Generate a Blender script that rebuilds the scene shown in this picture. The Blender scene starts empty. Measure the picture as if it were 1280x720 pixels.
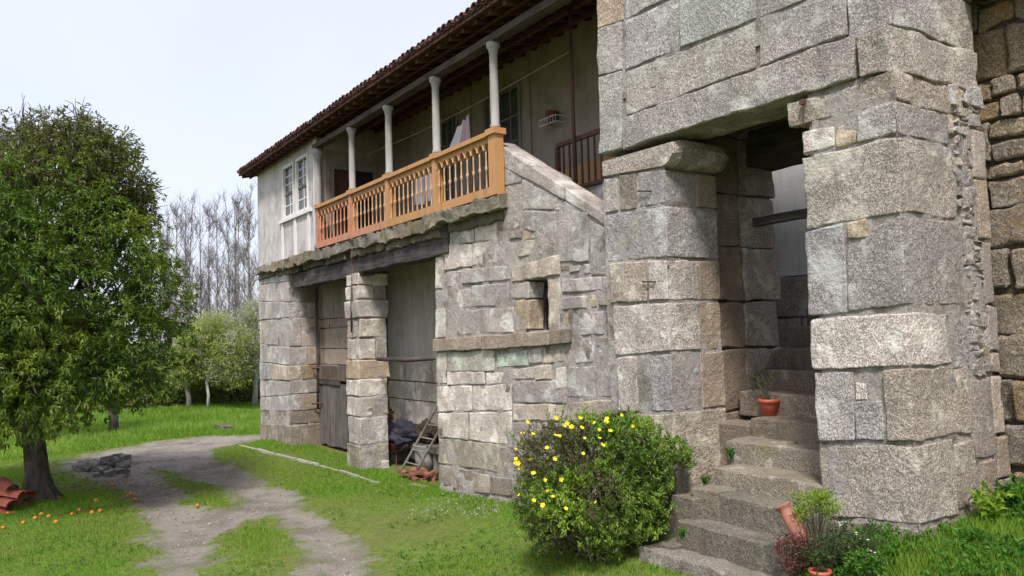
import bpy, math, random
import numpy as np
from mathutils import Vector, Matrix

scene = bpy.context.scene
RG = random.Random(11)
NR = np.random.RandomState(5)
rad = math.radians

# ---------------------------------------------------------------- camera
CAM = np.array([0.0, 0.0, 2.8])
FPX = 980.0
YAW, PITCH, ROLL = rad(34.0), rad(3.41), rad(1.6)
FWD = np.array([math.sin(YAW) * math.cos(PITCH), math.cos(YAW) * math.cos(PITCH), math.sin(PITCH)])
R0 = np.array([math.cos(YAW), -math.sin(YAW), 0.0])
U0 = np.cross(R0, FWD)
RT = R0 * math.cos(ROLL) - U0 * math.sin(ROLL)
UP = U0 * math.cos(ROLL) + R0 * math.sin(ROLL)
cd = bpy.data.cameras.new("camera")
cd.sensor_width = 36.0
cd.lens = 36.0 * FPX / 1280.0
cd.clip_start, cd.clip_end = 0.05, 3000.0
cam = bpy.data.objects.new("camera", cd)
scene.collection.objects.link(cam)
cam.matrix_world = Matrix(((RT[0], UP[0], -FWD[0], CAM[0]), (RT[1], UP[1], -FWD[1], CAM[1]),
                           (RT[2], UP[2], -FWD[2], CAM[2]), (0, 0, 0, 1)))
scene.camera = cam

# ---------------------------------------------------------------- sun and sky
SUN_TO = Vector((1.0, 1.15, -2.15)).normalized()          # direction the light travels
SUN_EL = math.asin(-SUN_TO.z)
SUN_AZ = math.atan2(-SUN_TO.x, -SUN_TO.y)                 # compass angle of the sun from +Y
sd = bpy.data.lights.new("sun", "SUN")
sd.energy = 2.7
sd.angle = rad(10.0)
sd.color = (1.0, 0.965, 0.92)
so = bpy.data.objects.new("sun", sd)
so.rotation_euler = SUN_TO.to_track_quat('-Z', 'Y').to_euler()
so.location = (-8, -10, 25)
scene.collection.objects.link(so)

w = bpy.data.worlds.new("World")
scene.world = w
w.use_nodes = True
nt = w.node_tree
nt.nodes.clear()
sky = nt.nodes.new("ShaderNodeTexSky")
sky.sky_type = 'NISHITA'
sky.sun_disc = False
sky.sun_elevation = SUN_EL
sky.sun_rotation = SUN_AZ
sky.air_density, sky.dust_density, sky.ozone_density = 1.0, 3.0, 1.0
bg1 = nt.nodes.new("ShaderNodeBackground")
bg1.inputs[1].default_value = 0.15
nt.links.new(sky.outputs[0], bg1.inputs[0])
# thin bright cloud veil over the blue
tc = nt.nodes.new("ShaderNodeTexCoord")
ns = nt.nodes.new("ShaderNodeTexNoise")
ns.inputs["Scale"].default_value = 1.6
ns.inputs["Detail"].default_value = 5.0
ns.inputs["Roughness"].default_value = 0.55
nt.links.new(tc.outputs["Generated"], ns.inputs["Vector"])
rp = nt.nodes.new("ShaderNodeValToRGB")
rp.color_ramp.elements[0].position, rp.color_ramp.elements[0].color = 0.30, (0.755, 0.795, 0.97, 1)
rp.color_ramp.elements[1].position, rp.color_ramp.elements[1].color = 0.72, (0.90, 0.91, 1.0, 1)
nt.links.new(ns.outputs[0], rp.inputs[0])
bg2 = nt.nodes.new("ShaderNodeBackground")
bg2.inputs[1].default_value = 0.66
nt.links.new(rp.outputs[0], bg2.inputs[0])
mx = nt.nodes.new("ShaderNodeMixShader")
mx.inputs[0].default_value = 0.74
nt.links.new(bg1.outputs[0], mx.inputs[1])
nt.links.new(bg2.outputs[0], mx.inputs[2])
wo = nt.nodes.new("ShaderNodeOutputWorld")
nt.links.new(mx.outputs[0], wo.inputs[0])

scene.view_settings.view_transform = 'Standard'
scene.view_settings.look = 'None'
scene.view_settings.gamma = 1.0
scene.view_settings.exposure = 0.82

# ---------------------------------------------------------------- geometry helpers
def ray(px, py):
    d = FWD * FPX + RT * (px - 640.0) - UP * (py - 360.0)
    return d
def at_x(px, py, X):
    d = ray(px, py)
    return CAM + d * (X / d[0])
def at_y(px, py, Y):
    d = ray(px, py)
    return CAM + d * (Y / d[1])
def at_z(px, py, Z):
    d = ray(px, py)
    return CAM + d * ((Z - CAM[2]) / d[2])
def yz(px, py, X):
    p = at_x(px, py, X)
    return (p[1], p[2])
def smooth(t):
    t = np.clip(t, 0, 1)
    return t * t * (3 - 2 * t)

def _hash(ix, iy, iz, s):
    n = (ix * 374761393 + iy * 668265263 + iz * 1440662683 + s * 974634541) & 0xffffffff
    n = ((n ^ (n >> 13)) * 1274126177) & 0xffffffff
    n = ((n ^ (n >> 15)) * 668265263) & 0xffffffff
    return ((n ^ (n >> 16)) & 0xffff) / 32767.5 - 1.0
def vnoise(P, f, s=0):
    """smooth value noise in [-1,1] at points P (n,3)"""
    Q = np.asarray(P, float) * f + 1000.0
    i = np.floor(Q).astype(np.int64)
    t = Q - i
    t = t * t * (3 - 2 * t)
    r = 0
    for dx in (0, 1):
        wx = t[:, 0] if dx else 1 - t[:, 0]
        for dy in (0, 1):
            wy = t[:, 1] if dy else 1 - t[:, 1]
            for dz in (0, 1):
                wz = t[:, 2] if dz else 1 - t[:, 2]
                r = r + wx * wy * wz * _hash(i[:, 0] + dx, i[:, 1] + dy, i[:, 2] + dz, s)
    return r
def vnoise3(P, f, s=0):
    return np.stack([vnoise(P, f, s), vnoise(P, f, s + 17), vnoise(P, f, s + 31)], 1)

WLOC = {}
def link(o, parent=None, wloc=(0, 0, 0)):
    scene.collection.objects.link(o)
    wloc = np.array(wloc, float)
    WLOC[o.name] = wloc
    if parent is not None:
        o.parent = parent
        o.location = wloc - WLOC[parent.name]
    else:
        o.location = wloc
    return o
def tag(o, label=None, cat=None, group=None, kind=None):
    if label: o["label"] = label
    if cat: o["category"] = cat
    if group: o["group"] = group
    if kind: o["kind"] = kind
    return o
def thing(name, label, cat, loc, group=None):
    o = bpy.data.objects.new(name, None)
    o.empty_display_size = 0.2
    link(o, None, loc)
    return tag(o, label, cat, group)
def np_mesh(name, V, F, mat, smooth_=True):
    """V (n,3), F (m,3|4) int"""
    V = np.asarray(V, np.float32)
    F = np.asarray(F, np.int32)
    me = bpy.data.meshes.new(name)
    k = F.shape[1]
    me.vertices.add(len(V))
    me.vertices.foreach_set("co", V.ravel())
    me.loops.add(F.size)
    me.loops.foreach_set("vertex_index", F.ravel())
    me.polygons.add(len(F))
    me.polygons.foreach_set("loop_start", np.arange(0, F.size, k, dtype=np.int32))
    me.polygons.foreach_set("use_smooth", np.full(len(F), smooth_, dtype=bool))
    me.update(calc_edges=True)
    if mat: me.materials.append(mat)
    return me
def np_obj(name, V, F, mat, parent=None, smooth_=True, origin=None):
    V = np.asarray(V, float)
    if origin is None:
        origin = np.array([(V[:, 0].min() + V[:, 0].max()) / 2, (V[:, 1].min() + V[:, 1].max()) / 2, V[:, 2].min()])
    me = np_mesh(name, V - origin, F, mat, smooth_)
    return link(bpy.data.objects.new(name, me), parent, origin)

class MB:
    def __init__(s): s.v, s.f = [], []
    def add(s, V, F):
        b = len(s.v)
        s.v.extend([tuple(p) for p in V])
        s.f.extend([tuple(b + i for i in q) for q in F])
        return s
    def box(s, a, b):
        (x0, y0, z0), (x1, y1, z1) = np.minimum(a, b), np.maximum(a, b)
        return s.add([(x0, y0, z0), (x1, y0, z0), (x1, y1, z0), (x0, y1, z0), (x0, y0, z1), (x1, y0, z1), (x1, y1, z1), (x0, y1, z1)],
                     [(0, 3, 2, 1), (4, 5, 6, 7), (0, 1, 5, 4), (1, 2, 6, 5), (2, 3, 7, 6), (3, 0, 4, 7)])
    def prism(s, poly, x0, x1):
        """poly list of (Y,Z) seen from -X with Y decreasing to the right, clockwise; extruded in X"""
        n = len(poly)
        V = [(x0, p[0], p[1]) for p in poly] + [(x1, p[0], p[1]) for p in poly]
        F = [tuple(range(n)), tuple(range(2 * n - 1, n - 1, -1))]
        F += [(i, i + n, (i + 1) % n + n, (i + 1) % n) for i in range(n)]
        return s.add(V, F)
    def tube(s, pts, radii, seg=6, cap=True):
        pts = [np.array(p, float) for p in pts]
        if not hasattr(radii, '__len__'): radii = [radii] * len(pts)
        V, F = [], []
        prev = None
        for i, p in enumerate(pts):
            d = pts[min(i + 1, len(pts) - 1)] - pts[max(i - 1, 0)]
            d = d / (np.linalg.norm(d) + 1e-9)
            if prev is None:
                a = np.cross(d, [0, 0, 1.0])
                if np.linalg.norm(a) < 1e-3: a = np.cross(d, [1.0, 0, 0])
            else:
                a = prev - d * np.dot(prev, d)
            a /= np.linalg.norm(a) + 1e-9
            prev = a
            b = np.cross(d, a)
            for k in range(seg):
                t = 2 * math.pi * k / seg
                V.append(p + (a * math.cos(t) + b * math.sin(t)) * radii[i])
        for i in range(len(pts) - 1):
            for k in range(seg):
                k2 = (k + 1) % seg
                F.append((i * seg + k, i * seg + k2, (i + 1) * seg + k2, (i + 1) * seg + k))
        if cap:
            F.append(tuple(range(seg - 1, -1, -1)))
            F.append(tuple((len(pts) - 1) * seg + k for k in range(seg)))
        return s.add(V, F)
    def lathe(s, prof, c=(0, 0, 0), seg=12):
        """prof list of (r, z)"""
        V, F = [], []
        for r, z in prof:
            for k in range(seg):
                t = 2 * math.pi * k / seg
                V.append((c[0] + r * math.cos(t), c[1] + r * math.sin(t), c[2] + z))
        for i in range(len(prof) - 1):
            for k in range(seg):
                k2 = (k + 1) % seg
                F.append((i * seg + k, i * seg + k2, (i + 1) * seg + k2, (i + 1) * seg + k))
        F.append(tuple(range(seg - 1, -1, -1)))
        F.append(tuple((len(prof) - 1) * seg + k for k in range(seg)))
        return s.add(V, F)
    def build(s, name, mat, parent=None, smooth_=False, origin=None):
        V = np.array(s.v, float)
        if origin is None:
            origin = np.array([(V[:, 0].min() + V[:, 0].max()) / 2, (V[:, 1].min() + V[:, 1].max()) / 2, V[:, 2].min()])
        me = bpy.data.meshes.new(name)
        me.from_pydata([tuple(p) for p in (V - origin)], [], s.f)
        if smooth_: me.polygons.foreach_set("use_smooth", np.full(len(me.polygons), True))
        me.update()
        if mat: me.materials.append(mat)
        return link(bpy.data.objects.new(name, me), parent, origin)

def copy_obj(o, parent, wloc):
    c = o.copy()
    return link(c, parent, wloc)

def mortar_sheet(parent, mat, axis, pos, a0, a1, z0, z1, proud=0.010, amp=0.022, cell=0.045, keep=None, sd=1, name="mortar"):
    """rough pointing laid over a wall face; axis 'x': plane X=pos over Y,Z; axis 'y': plane Y=pos over X,Z."""
    na, nz = max(2, int((a1 - a0) / cell)), max(2, int((z1 - z0) / cell))
    A, Z = np.meshgrid(np.linspace(a0, a1, na + 1), np.linspace(z0, z1, nz + 1), indexing='ij')
    C = np.full(A.shape, pos)
    P = np.stack([C, A, Z] if axis == 'x' else [A, C, Z], -1).reshape(-1, 3)
    off = proud + amp * (vnoise(P, 1.7, sd) * .55 + vnoise(P, 5.0, sd + 1) * .5 + vnoise(P, 14.0, sd + 2) * .35)
    P[:, 0 if axis == 'x' else 1] += off
    i = np.arange(A.size).reshape(A.shape)
    F = np.stack([i[:-1, :-1].ravel(), i[1:, :-1].ravel(), i[1:, 1:].ravel(), i[:-1, 1:].ravel()], 1)
    if keep is not None:
        c = P[F].mean(1)
        F = F[keep(c[:, 0], c[:, 1], c[:, 2])]
    u, inv = np.unique(F, return_inverse=True)
    return np_obj(name, P[u], inv.reshape(F.shape), mat, parent)

# ---------------------------------------------------------------- rough blocks of stone, wood, brick
_seed = [0]
def _grid(L, r, cell):
    n = max(2, int(round((L - 2 * r) / cell)))
    mid = np.linspace(r, L - r, n + 1)
    e = min(0.012, r)
    mid = np.concatenate([[r], np.linspace(r + e, L - r - e, n + 1), [L - r]])
    return np.concatenate([[0, r * 0.35], mid, [L - r * 0.35, L]])
def block_mesh(P8, cell=0.11, r=0.035, amp=0.016, sd=None, rough=1.0):
    """P8[u][v][w] -> corners; u left-right, v down-up, w front-back"""
    P8 = np.array(P8, float)
    if sd is None:
        _seed[0] += 1
        sd = _seed[0]
    Lu = (np.linalg.norm(P8[1, 0, 0] - P8[0, 0, 0]) + np.linalg.norm(P8[1, 1, 0] - P8[0, 1, 0])) / 2
    Lv = (np.linalg.norm(P8[0, 1, 0] - P8[0, 0, 0]) + np.linalg.norm(P8[1, 1, 0] - P8[1, 0, 0])) / 2
    Lw = np.linalg.norm(P8[0, 0, 1] - P8[0, 0, 0])
    r, amp = r * 0.32, amp * 0.60
    r = min(r, 0.3 * min(Lu, Lv, Lw))
    gu, gv, gw = _grid(Lu, r, cell), _grid(Lv, r, cell), _grid(Lw, r, cell * 1.3)
    nu, nv, nw = len(gu), len(gv), len(gw)
    I, J, K = np.meshgrid(np.arange(nu), np.arange(nv), np.arange(nw), indexing='ij')
    m = (I == 0) | (I == nu - 1) | (J == 0) | (J == nv - 1) | (K == 0) | (K == nw - 1)
    ids = np.full(m.shape, -1)
    ids[m] = np.arange(m.sum())
    q = np.stack([gu[I[m]], gv[J[m]], gw[K[m]]], 1)
    L = np.array([Lu, Lv, Lw])
    # irregular corner radius
    rr = np.full(3, r)
    c = np.clip(q, rr, L - rr)
    d = q - c
    n = np.linalg.norm(d, axis=1, keepdims=True)
    n[n < 1e-9] = 1
    k = np.where(n > r, r / n, 1.0)
    q = c + d * k
    q3 = q.copy()
    t = q / L
    u, v, w_ = t[:, :1], t[:, 1:2], t[:, 2:3]
    P = 0
    for a in (0, 1):
        for b in (0, 1):
            for e in (0, 1):
                P = P + (u if a else 1 - u) * (v if b else 1 - v) * (w_ if e else 1 - w_) * P8[a, b, e]
    off = vnoise3(P, 3.1, sd * 7) * amp * 1.1 + vnoise3(P, 9.0, sd * 7 + 3) * amp * 0.75 * rough + vnoise3(P, 22.0, sd * 7 + 5) * amp * 0.4 * rough
    # knocked-off edges
    edge = ((np.abs(d) > 1e-6).sum(1) >= 2).astype(float)
    ctr = P.mean(0)
    inn = ctr - P
    inn /= np.linalg.norm(inn, axis=1, keepdims=True) + 1e-9
    chip = np.clip(vnoise(P, 6.0, sd * 7 + 9) - 0.1, 0, 1) * edge
    P = P + off + inn * (chip * amp * 2.2)[:, None]
    Fs = []
    def sheet(A):
        a, b_, c_, d_ = A[:-1, :-1], A[1:, :-1], A[1:, 1:], A[:-1, 1:]
        return np.stack([a.ravel(), b_.ravel(), c_.ravel(), d_.ravel()], 1)
    for A in (ids[0], ids[-1], ids[:, 0], ids[:, -1], ids[:, :, 0], ids[:, :, -1]):
        Fs.append(sheet(A))
    F = np.concatenate(Fs)
    # orient outward: test in the unsheared box, then account for its handedness
    fc = q3[F].mean(1)
    nn = np.cross(q3[F[:, 2]] - q3[F[:, 0]], q3[F[:, 3]] - q3[F[:, 1]])
    cc = np.clip(fc, L * 0.35, L * 0.65)
    o_ = P8[0, 0, 0]
    hand = np.sign(np.linalg.det(np.stack([P8[1, 0, 0] - o_, P8[0, 1, 0] - o_, P8[0, 0, 1] - o_])))
    flip = (nn * (fc - cc)).sum(1) * hand < 0
    F[flip] = F[flip][:, ::-1]
    return P, F
TINT = {}
def block(name, P8, mat, parent, tint=None, label=None, **kw):
    P, F = block_mesh(P8, **kw)
    o = np_obj(name, P, F, mat, parent)
    if tint is not None: o.color = (*tint, 1.0)
    if label: o["label"] = label
    return o
def quad8(tl, tr, br, bl, x0, x1):
    """front quad in (Y,Z) extruded x0 (front) to x1"""
    f = lambda p, x: (x, p[0], p[1])
    return [[[f(bl, x0), f(bl, x1)], [f(tl, x0), f(tl, x1)]], [[f(br, x0), f(br, x1)], [f(tr, x0), f(tr, x1)]]]
def box8(a, b):
    (x0, y0, z0), (x1, y1, z1) = a, b
    return [[[(x0, y1, z0), (x1, y1, z0)], [(x0, y1, z1), (x1, y1, z1)]], [[(x0, y0, z0), (x1, y0, z0)], [(x0, y0, z1), (x1, y0, z1)]]]
def pstone(parent, X, depth, s, mat, tint=None, gap=0.007, name="stone", proud=None, **kw):
    """s = (xl, ytop, ybot, xr, ytop, ybot) measured on the wall plane X"""
    xl, a, b, xr, c, d = s
    tl, bl, tr, br = yz(xl, a, X), yz(xl, b, X), yz(xr, c, X), yz(xr, d, X)
    g = gap
    tl = (tl[0] - g, tl[1] - g); bl = (bl[0] - g, bl[1] + g)
    tr = (tr[0] + g, tr[1] - g); br = (br[0] + g, br[1] + g)
    if proud is None: proud = RG.uniform(-0.012, 0.012)
    return block(name, quad8(tl, tr, br, bl, X - proud, X + depth), mat, parent, tint, **kw)

# ---------------------------------------------------------------- materials
class NT:
    def __init__(s, name, rough=0.9, spec=0.2):
        s.m = bpy.data.materials.new(name)
        s.m.use_nodes = True
        s.t = s.m.node_tree
        s.b = s.t.nodes["Principled BSDF"]
        s.b.inputs["Roughness"].default_value = rough
        s.b.inputs["Specular IOR Level"].default_value = spec
        s.out = s.t.nodes["Material Output"]
    def n(s, t, **kw):
        x = s.t.nodes.new(t)
        for k, v in kw.items(): setattr(x, k, v)
        return x
    def set(s, sock, v):
        if hasattr(v, 'is_linked') or isinstance(v, bpy.types.NodeSocket): s.t.links.new(v, sock)
        elif isinstance(v, (tuple, list)) and len(v) == 3 and sock.type == 'RGBA': sock.default_value = (*v, 1)
        else: sock.default_value = v
    def pos(s, scale=(1, 1, 1), objoff=True):
        g = s.n("ShaderNodeNewGeometry").outputs["Position"]
        mp = s.n("ShaderNodeMapping")
        s.set(mp.inputs["Vector"], g)
        mp.inputs["Scale"].default_value = scale
        if objoff:
            oi = s.n("ShaderNodeObjectInfo")
            cmb = s.n("ShaderNodeVectorMath", operation='SCALE')
            cmb.inputs[0].default_value = (37.0, 53.0, 71.0)
            s.set(cmb.inputs["Scale"], oi.outputs["Random"])
            s.set(mp.inputs["Location"], cmb.outputs[0])
        return mp.outputs[0]
    def noise(s, vec, scale, detail=4, rough=0.6, dist=0.0):
        x = s.n("ShaderNodeTexNoise")
        s.set(x.inputs["Vector"], vec)
        x.inputs["Scale"].default_value, x.inputs["Detail"].default_value = scale, detail
        x.inputs["Roughness"].default_value, x.inputs["Distortion"].default_value = rough, dist
        return x.outputs[0]
    def voro(s, vec, scale, feature='F1'):
        x = s.n("ShaderNodeTexVoronoi", feature=feature)
        s.set(x.inputs["Vector"], vec)
        x.inputs["Scale"].default_value = scale
        return x
    def ramp(s, f, stops):
        x = s.n("ShaderNodeValToRGB")
        e = x.color_ramp.elements
        while len(e) < len(stops): e.new(0.5)
        for el, (p, c) in zip(e, stops):
            el.position = p
            el.color = (c, c, c, 1) if not isinstance(c, (tuple, list)) else (*c, 1)
        s.set(x.inputs[0], f)
        return x.outputs[0]
    def mix(s, f, a, b, mode='MIX'):
        x = s.n("ShaderNodeMix", data_type='RGBA', blend_type=mode)
        s.set(x.inputs[0], f); s.set(x.inputs[6], a); s.set(x.inputs[7], b)
        return x.outputs[2]
    def math(s, op, a, b=0.0):
        x = s.n("ShaderNodeMath", operation=op)
        s.set(x.inputs[0], a); s.set(x.inputs[1], b)
        return x.outputs[0]
    def bump(s, h, strength=0.5, dist=0.02, normal=None):
        x = s.n("ShaderNodeBump")
        x.inputs["Strength"].default_value, x.inputs["Distance"].default_value = strength, dist
        s.set(x.inputs["Height"], h)
        if normal is not None: s.set(x.inputs["Normal"], normal)
        return x.outputs[0]
    def objinfo(s): return s.n("ShaderNodeObjectInfo")
    def color(s, c): s.set(s.b.inputs["Base Color"], c); return s
    def normal(s, nrm): s.set(s.b.inputs["Normal"], nrm); return s
    def translucent(s, c, f=0.3):
        tr = s.n("ShaderNodeBsdfTranslucent")
        s.set(tr.inputs[0], c)
        m = s.n("ShaderNodeMixShader")
        m.inputs[0].default_value = f
        s.t.links.new(s.b.outputs[0], m.inputs[1])
        s.t.links.new(tr.outputs[0], m.inputs[2])
        s.t.links.new(m.outputs[0], s.out.inputs[0])
        return s

def granite(name, lo, hi, warm=(0.34, 0.26, 0.15), warm_amt=0.45, white_amt=0.5, dark_amt=0.55, bump=0.7, grain=34, white_t=0.56):
    s = NT(name, 0.93, 0.15)
    p = s.pos()
    g1 = s.noise(p, grain, 5, 0.75)
    g2 = s.noise(p, grain * 2.6, 3, 0.7)
    c = s.mix(s.ramp(g1, [(0.30, 0.0), (0.68, 1.0)]), lo, hi)
    c = s.mix(s.ramp(g2, [(0.42, 1.0), (0.60, 0.0)]), c, (lo[0] * 0.6, lo[1] * 0.57, lo[2] * 0.54))
    big = s.noise(p, 1.3, 5, 0.6)
    c = s.mix(1.0, c, s.ramp(big, [(0.30, 0.80), (0.70, 1.14)]), 'MULTIPLY')
    wn = s.noise(p, 1.9, 6, 0.65, 0.4)
    c = s.mix(s.math('MULTIPLY', s.ramp(wn, [(0.54, 0.0), (0.72, 1.0)]), warm_amt), c, warm)
    pw = s.pos((1, 1, 1), False)
    ln = s.noise(pw, 2.6, 7, 0.72, 0.3)
    c = s.mix(s.math('MULTIPLY', s.ramp(ln, [(white_t, 0.0), (white_t + 0.10, 1.0)]), white_amt), c, (0.66, 0.64, 0.59))
    ps = s.pos((1.0, 1.0, 0.28), False)
    dn = s.noise(ps, 1.5, 7, 0.7, 0.2)
    c = s.mix(s.math('MULTIPLY', s.ramp(dn, [(0.52, 0.0), (0.70, 1.0)]), dark_amt), c, (0.09, 0.085, 0.072))
    oi = s.objinfo()
    mv = s.noise(pw, 0.75, 6, 0.6, 0.5)
    c = s.mix(s.math('MULTIPLY', s.ramp(mv, [(0.53, 0.0), (0.62, 1.0)]), dark_amt * 0.5), c, (0.21, 0.193, 0.185))
    c = s.mix(1.0, c, oi.outputs["Color"], 'MULTIPLY')
    c = s.mix(1.0, c, s.ramp(oi.outputs["Random"], [(0.0, 0.88), (1.0, 1.08)]), 'MULTIPLY')
    s.color(c)
    h = s.math('ADD', s.math('MULTIPLY', g1, 0.8), s.math('MULTIPLY', s.noise(p, 11, 5, 0.65), 1.5))
    s.normal(s.bump(h, bump, 0.03))
    return s.m
M = {}
M['granite'] = granite('granite', (0.42, 0.375, 0.35), (0.78, 0.715, 0.675), warm_amt=0.22, white_amt=0.8, white_t=0.50, dark_amt=0.42)
M['granite_near'] = granite('granite_near', (0.35, 0.315, 0.30), (0.80, 0.74, 0.71), warm_amt=0.18, white_amt=0.75, white_t=0.53, dark_amt=0.50, bump=0.9, grain=27)
M['granite_warm'] = granite('granite_warm', (0.34, 0.285, 0.252), (0.66, 0.57, 0.51), warm_amt=0.45, white_amt=0.4)
M['granite_field'] = granite('fieldstone', (0.24, 0.20, 0.155), (0.52, 0.45, 0.365), warm=(0.33, 0.22, 0.10), warm_amt=0.6, white_amt=0.25, bump=0.9, grain=24)
M['granite_step'] = granite('step_stone', (0.23, 0.208, 0.187), (0.50, 0.46, 0.42), warm=(0.17, 0.175, 0.07), warm_amt=0.6, white_amt=0.5, dark_amt=0.9)
M['ledge'] = granite('mossy_ledge', (0.24, 0.215, 0.175), (0.48, 0.43, 0.36), warm=(0.21, 0.19, 0.09), warm_amt=0.6, white_amt=0.2, dark_amt=0.8, bump=1.0)

def mortar_mat(name, a, b, moss=(0.11, 0.105, 0.04), moss_amt=0.8, white=0.0):
    s = NT(name, 0.97, 0.1)
    p = s.pos(objoff=False)
    n1 = s.noise(p, 20, 6, 0.75)
    c = s.mix(s.ramp(n1, [(0.33, 0.0), (0.66, 1.0)]), a, b)
    n2 = s.noise(p, 2.2, 6, 0.65)
    c = s.mix(s.math('MULTIPLY', s.ramp(n2, [(0.50, 0.0), (0.64, 1.0)]), moss_amt), c, moss)
    if white:
        n3 = s.noise(p, 1.7, 5, 0.6)
        c = s.mix(s.math('MULTIPLY', s.ramp(n3, [(0.35, 1.0), (0.48, 0.0)]), white), c, (0.6, 0.58, 0.53))
    s.color(c)
    gr = s.noise(p, 42, 4, 0.8)
    c = s.mix(1.0, c, s.ramp(gr, [(0.34, 0.70), (0.66, 1.20)]), 'MULTIPLY')
    s.color(c)
    s.normal(s.bump(s.math('ADD', s.math('ADD', n1, gr), s.noise(p, 7, 5, 0.7)), 1.0, 0.05))
    return s.m
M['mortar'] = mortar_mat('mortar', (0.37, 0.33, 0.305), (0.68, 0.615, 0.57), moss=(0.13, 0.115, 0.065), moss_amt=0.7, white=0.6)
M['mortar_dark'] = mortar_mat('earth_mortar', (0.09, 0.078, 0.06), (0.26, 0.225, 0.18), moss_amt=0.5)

def plaster(name, base, stain=(0.20, 0.185, 0.155), amt=0.7, streak=0.6, sc=1.0):
    s = NT(name, 0.9, 0.15)
    p = s.pos(objoff=False)
    n1 = s.noise(p, 1.6 * sc, 7, 0.68)
    c = s.mix(s.math('MULTIPLY', s.ramp(n1, [(0.44, 0.0), (0.66, 1.0)]), amt), base, stain)
    ps = s.pos((1, 1, 0.13), False)
    n2 = s.noise(ps, 7, 6, 0.7)
    c = s.mix(s.math('MULTIPLY', s.ramp(n2, [(0.50, 0.0), (0.68, 1.0)]), streak), c, (0.13, 0.12, 0.10))
    n3 = s.noise(p, 45, 3, 0.6)
    c = s.mix(1.0, c, s.ramp(n3, [(0.3, 0.86), (0.7, 1.08)]), 'MULTIPLY')
    s.color(c)
    s.normal(s.bump(s.math('ADD', n1, s.math('MULTIPLY', n3, 0.4)), 0.35, 0.02))
    return s.m
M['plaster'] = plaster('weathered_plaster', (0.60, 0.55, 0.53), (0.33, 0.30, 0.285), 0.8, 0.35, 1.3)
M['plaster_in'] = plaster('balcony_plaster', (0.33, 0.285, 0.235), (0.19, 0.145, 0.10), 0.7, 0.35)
M['plaster_white'] = plaster('whitewash', (0.66, 0.66, 0.66), (0.42, 0.42, 0.42), 0.5, 0.3)
M['plaster_grey'] = plaster('grey_render', (0.60, 0.54, 0.51), (0.38, 0.345, 0.31), 0.6, 0.5)
M['ochre_wall'] = plaster('ochre_dado', (0.50, 0.27, 0.11), (0.40, 0.30, 0.20), 0.5, 0.3)

def paint(name, col, rough=0.6, wear=(0.35, 0.28, 0.2), wear_amt=0.5, sc=6.0, streaks=True):
    s = NT(name, rough, 0.3)
    p = s.pos()
    n1 = s.noise(p, sc, 6, 0.7)
    c = s.mix(s.math('MULTIPLY', s.ramp(n1, [(0.48, 0.0), (0.70, 1.0)]), wear_amt), col, wear)
    n2 = s.noise(p, sc * 9, 3, 0.6)
    c = s.mix(1.0, c, s.ramp(n2, [(0.3, 0.82), (0.7, 1.08)]), 'MULTIPLY')
    if streaks:
        n3 = s.noise(s.pos((1, 1, 0.12)), 9, 5, 0.7)
        c = s.mix(s.math('MULTIPLY', s.ramp(n3, [(0.52, 0.0), (0.70, 1.0)]), 0.45), c, (0.10, 0.08, 0.06))
    c = s.mix(1.0, c, s.objinfo().outputs["Color"], 'MULTIPLY')
    s.color(c)
    s.normal(s.bump(s.math('ADD', n1, n2), 0.25, 0.01))
    return s.m
M['orange_paint'] = paint('terracotta_paint', (0.52, 0.23, 0.13), wear=(0.60, 0.38, 0.26), wear_amt=0.4)
M['mid_paint'] = paint('faded_orange_paint', (0.51, 0.245, 0.115), wear=(0.56, 0.38, 0.24), wear_amt=0.5)
M['ochre_paint'] = paint('ochre_paint', (0.50, 0.255, 0.10), wear=(0.45, 0.32, 0.18), wear_amt=0.4)
M['baluster_paint'] = paint('baluster_paint', (0.52, 0.31, 0.16), wear=(0.5, 0.42, 0.32), wear_amt=0.5)
M['column_stone'] = paint('limewashed_stone', (0.36, 0.34, 0.32), 0.85, (0.28, 0.27, 0.24), 0.5)
M['white_paint'] = paint('peeling_white_paint', (0.78, 0.76, 0.73), 0.6, (0.40, 0.37, 0.32), 0.3, 14)
M['iron'] = paint('rusty_iron', (0.085, 0.045, 0.035), 0.75, (0.17, 0.075, 0.04), 0.7, 12)
M['red_tray'] = paint('faded_red_enamel', (0.19, 0.055, 0.05), 0.65, (0.15, 0.09, 0.07), 0.6, 10)
M['plastic_red'] = paint('orange_red_plastic', (0.50, 0.105, 0.06), 0.45, (0.40, 0.12, 0.08), 0.3, 8, False)
M['terracotta'] = paint('terracotta', (0.36, 0.15, 0.11), 0.85, (0.50, 0.30, 0.22), 0.5, 7, False)
M['clay_tile'] = paint('old_clay_tile', (0.095, 0.046, 0.038), 0.9, (0.10, 0.075, 0.055), 0.7, 5, False)
M['red_tile'] = paint('red_clay_tile', (0.34, 0.09, 0.055), 0.85, (0.30, 0.12, 0.08), 0.5, 6, False)
M['brick'] = paint('red_brick', (0.24, 0.095, 0.06), 0.92, (0.26, 0.16, 0.11), 0.5, 9, False)
M['grey_plastic'] = paint('dusty_grey_tub', (0.34, 0.31, 0.29), 0.7, (0.28, 0.2, 0.16), 0.4, 4)
M['cloth_white'] = paint('washed_white_cloth', (0.70, 0.68, 0.72), 0.95, (0.6, 0.58, 0.62), 0.2, 4, False)
M['cloth_pink'] = paint('faded_pink_cloth', (0.50, 0.38, 0.42), 0.95, (0.45, 0.33, 0.38), 0.3, 4, False)
M['tarp'] = paint('dark_blue_tarpaulin', (0.03, 0.03, 0.05), 0.7, (0.075, 0.065, 0.07), 0.6, 7, False)
M['orange_fruit'] = paint('orange_fruit', (0.52, 0.18, 0.025), 0.55, (0.42, 0.20, 0.06), 0.4, 20, False)
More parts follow.
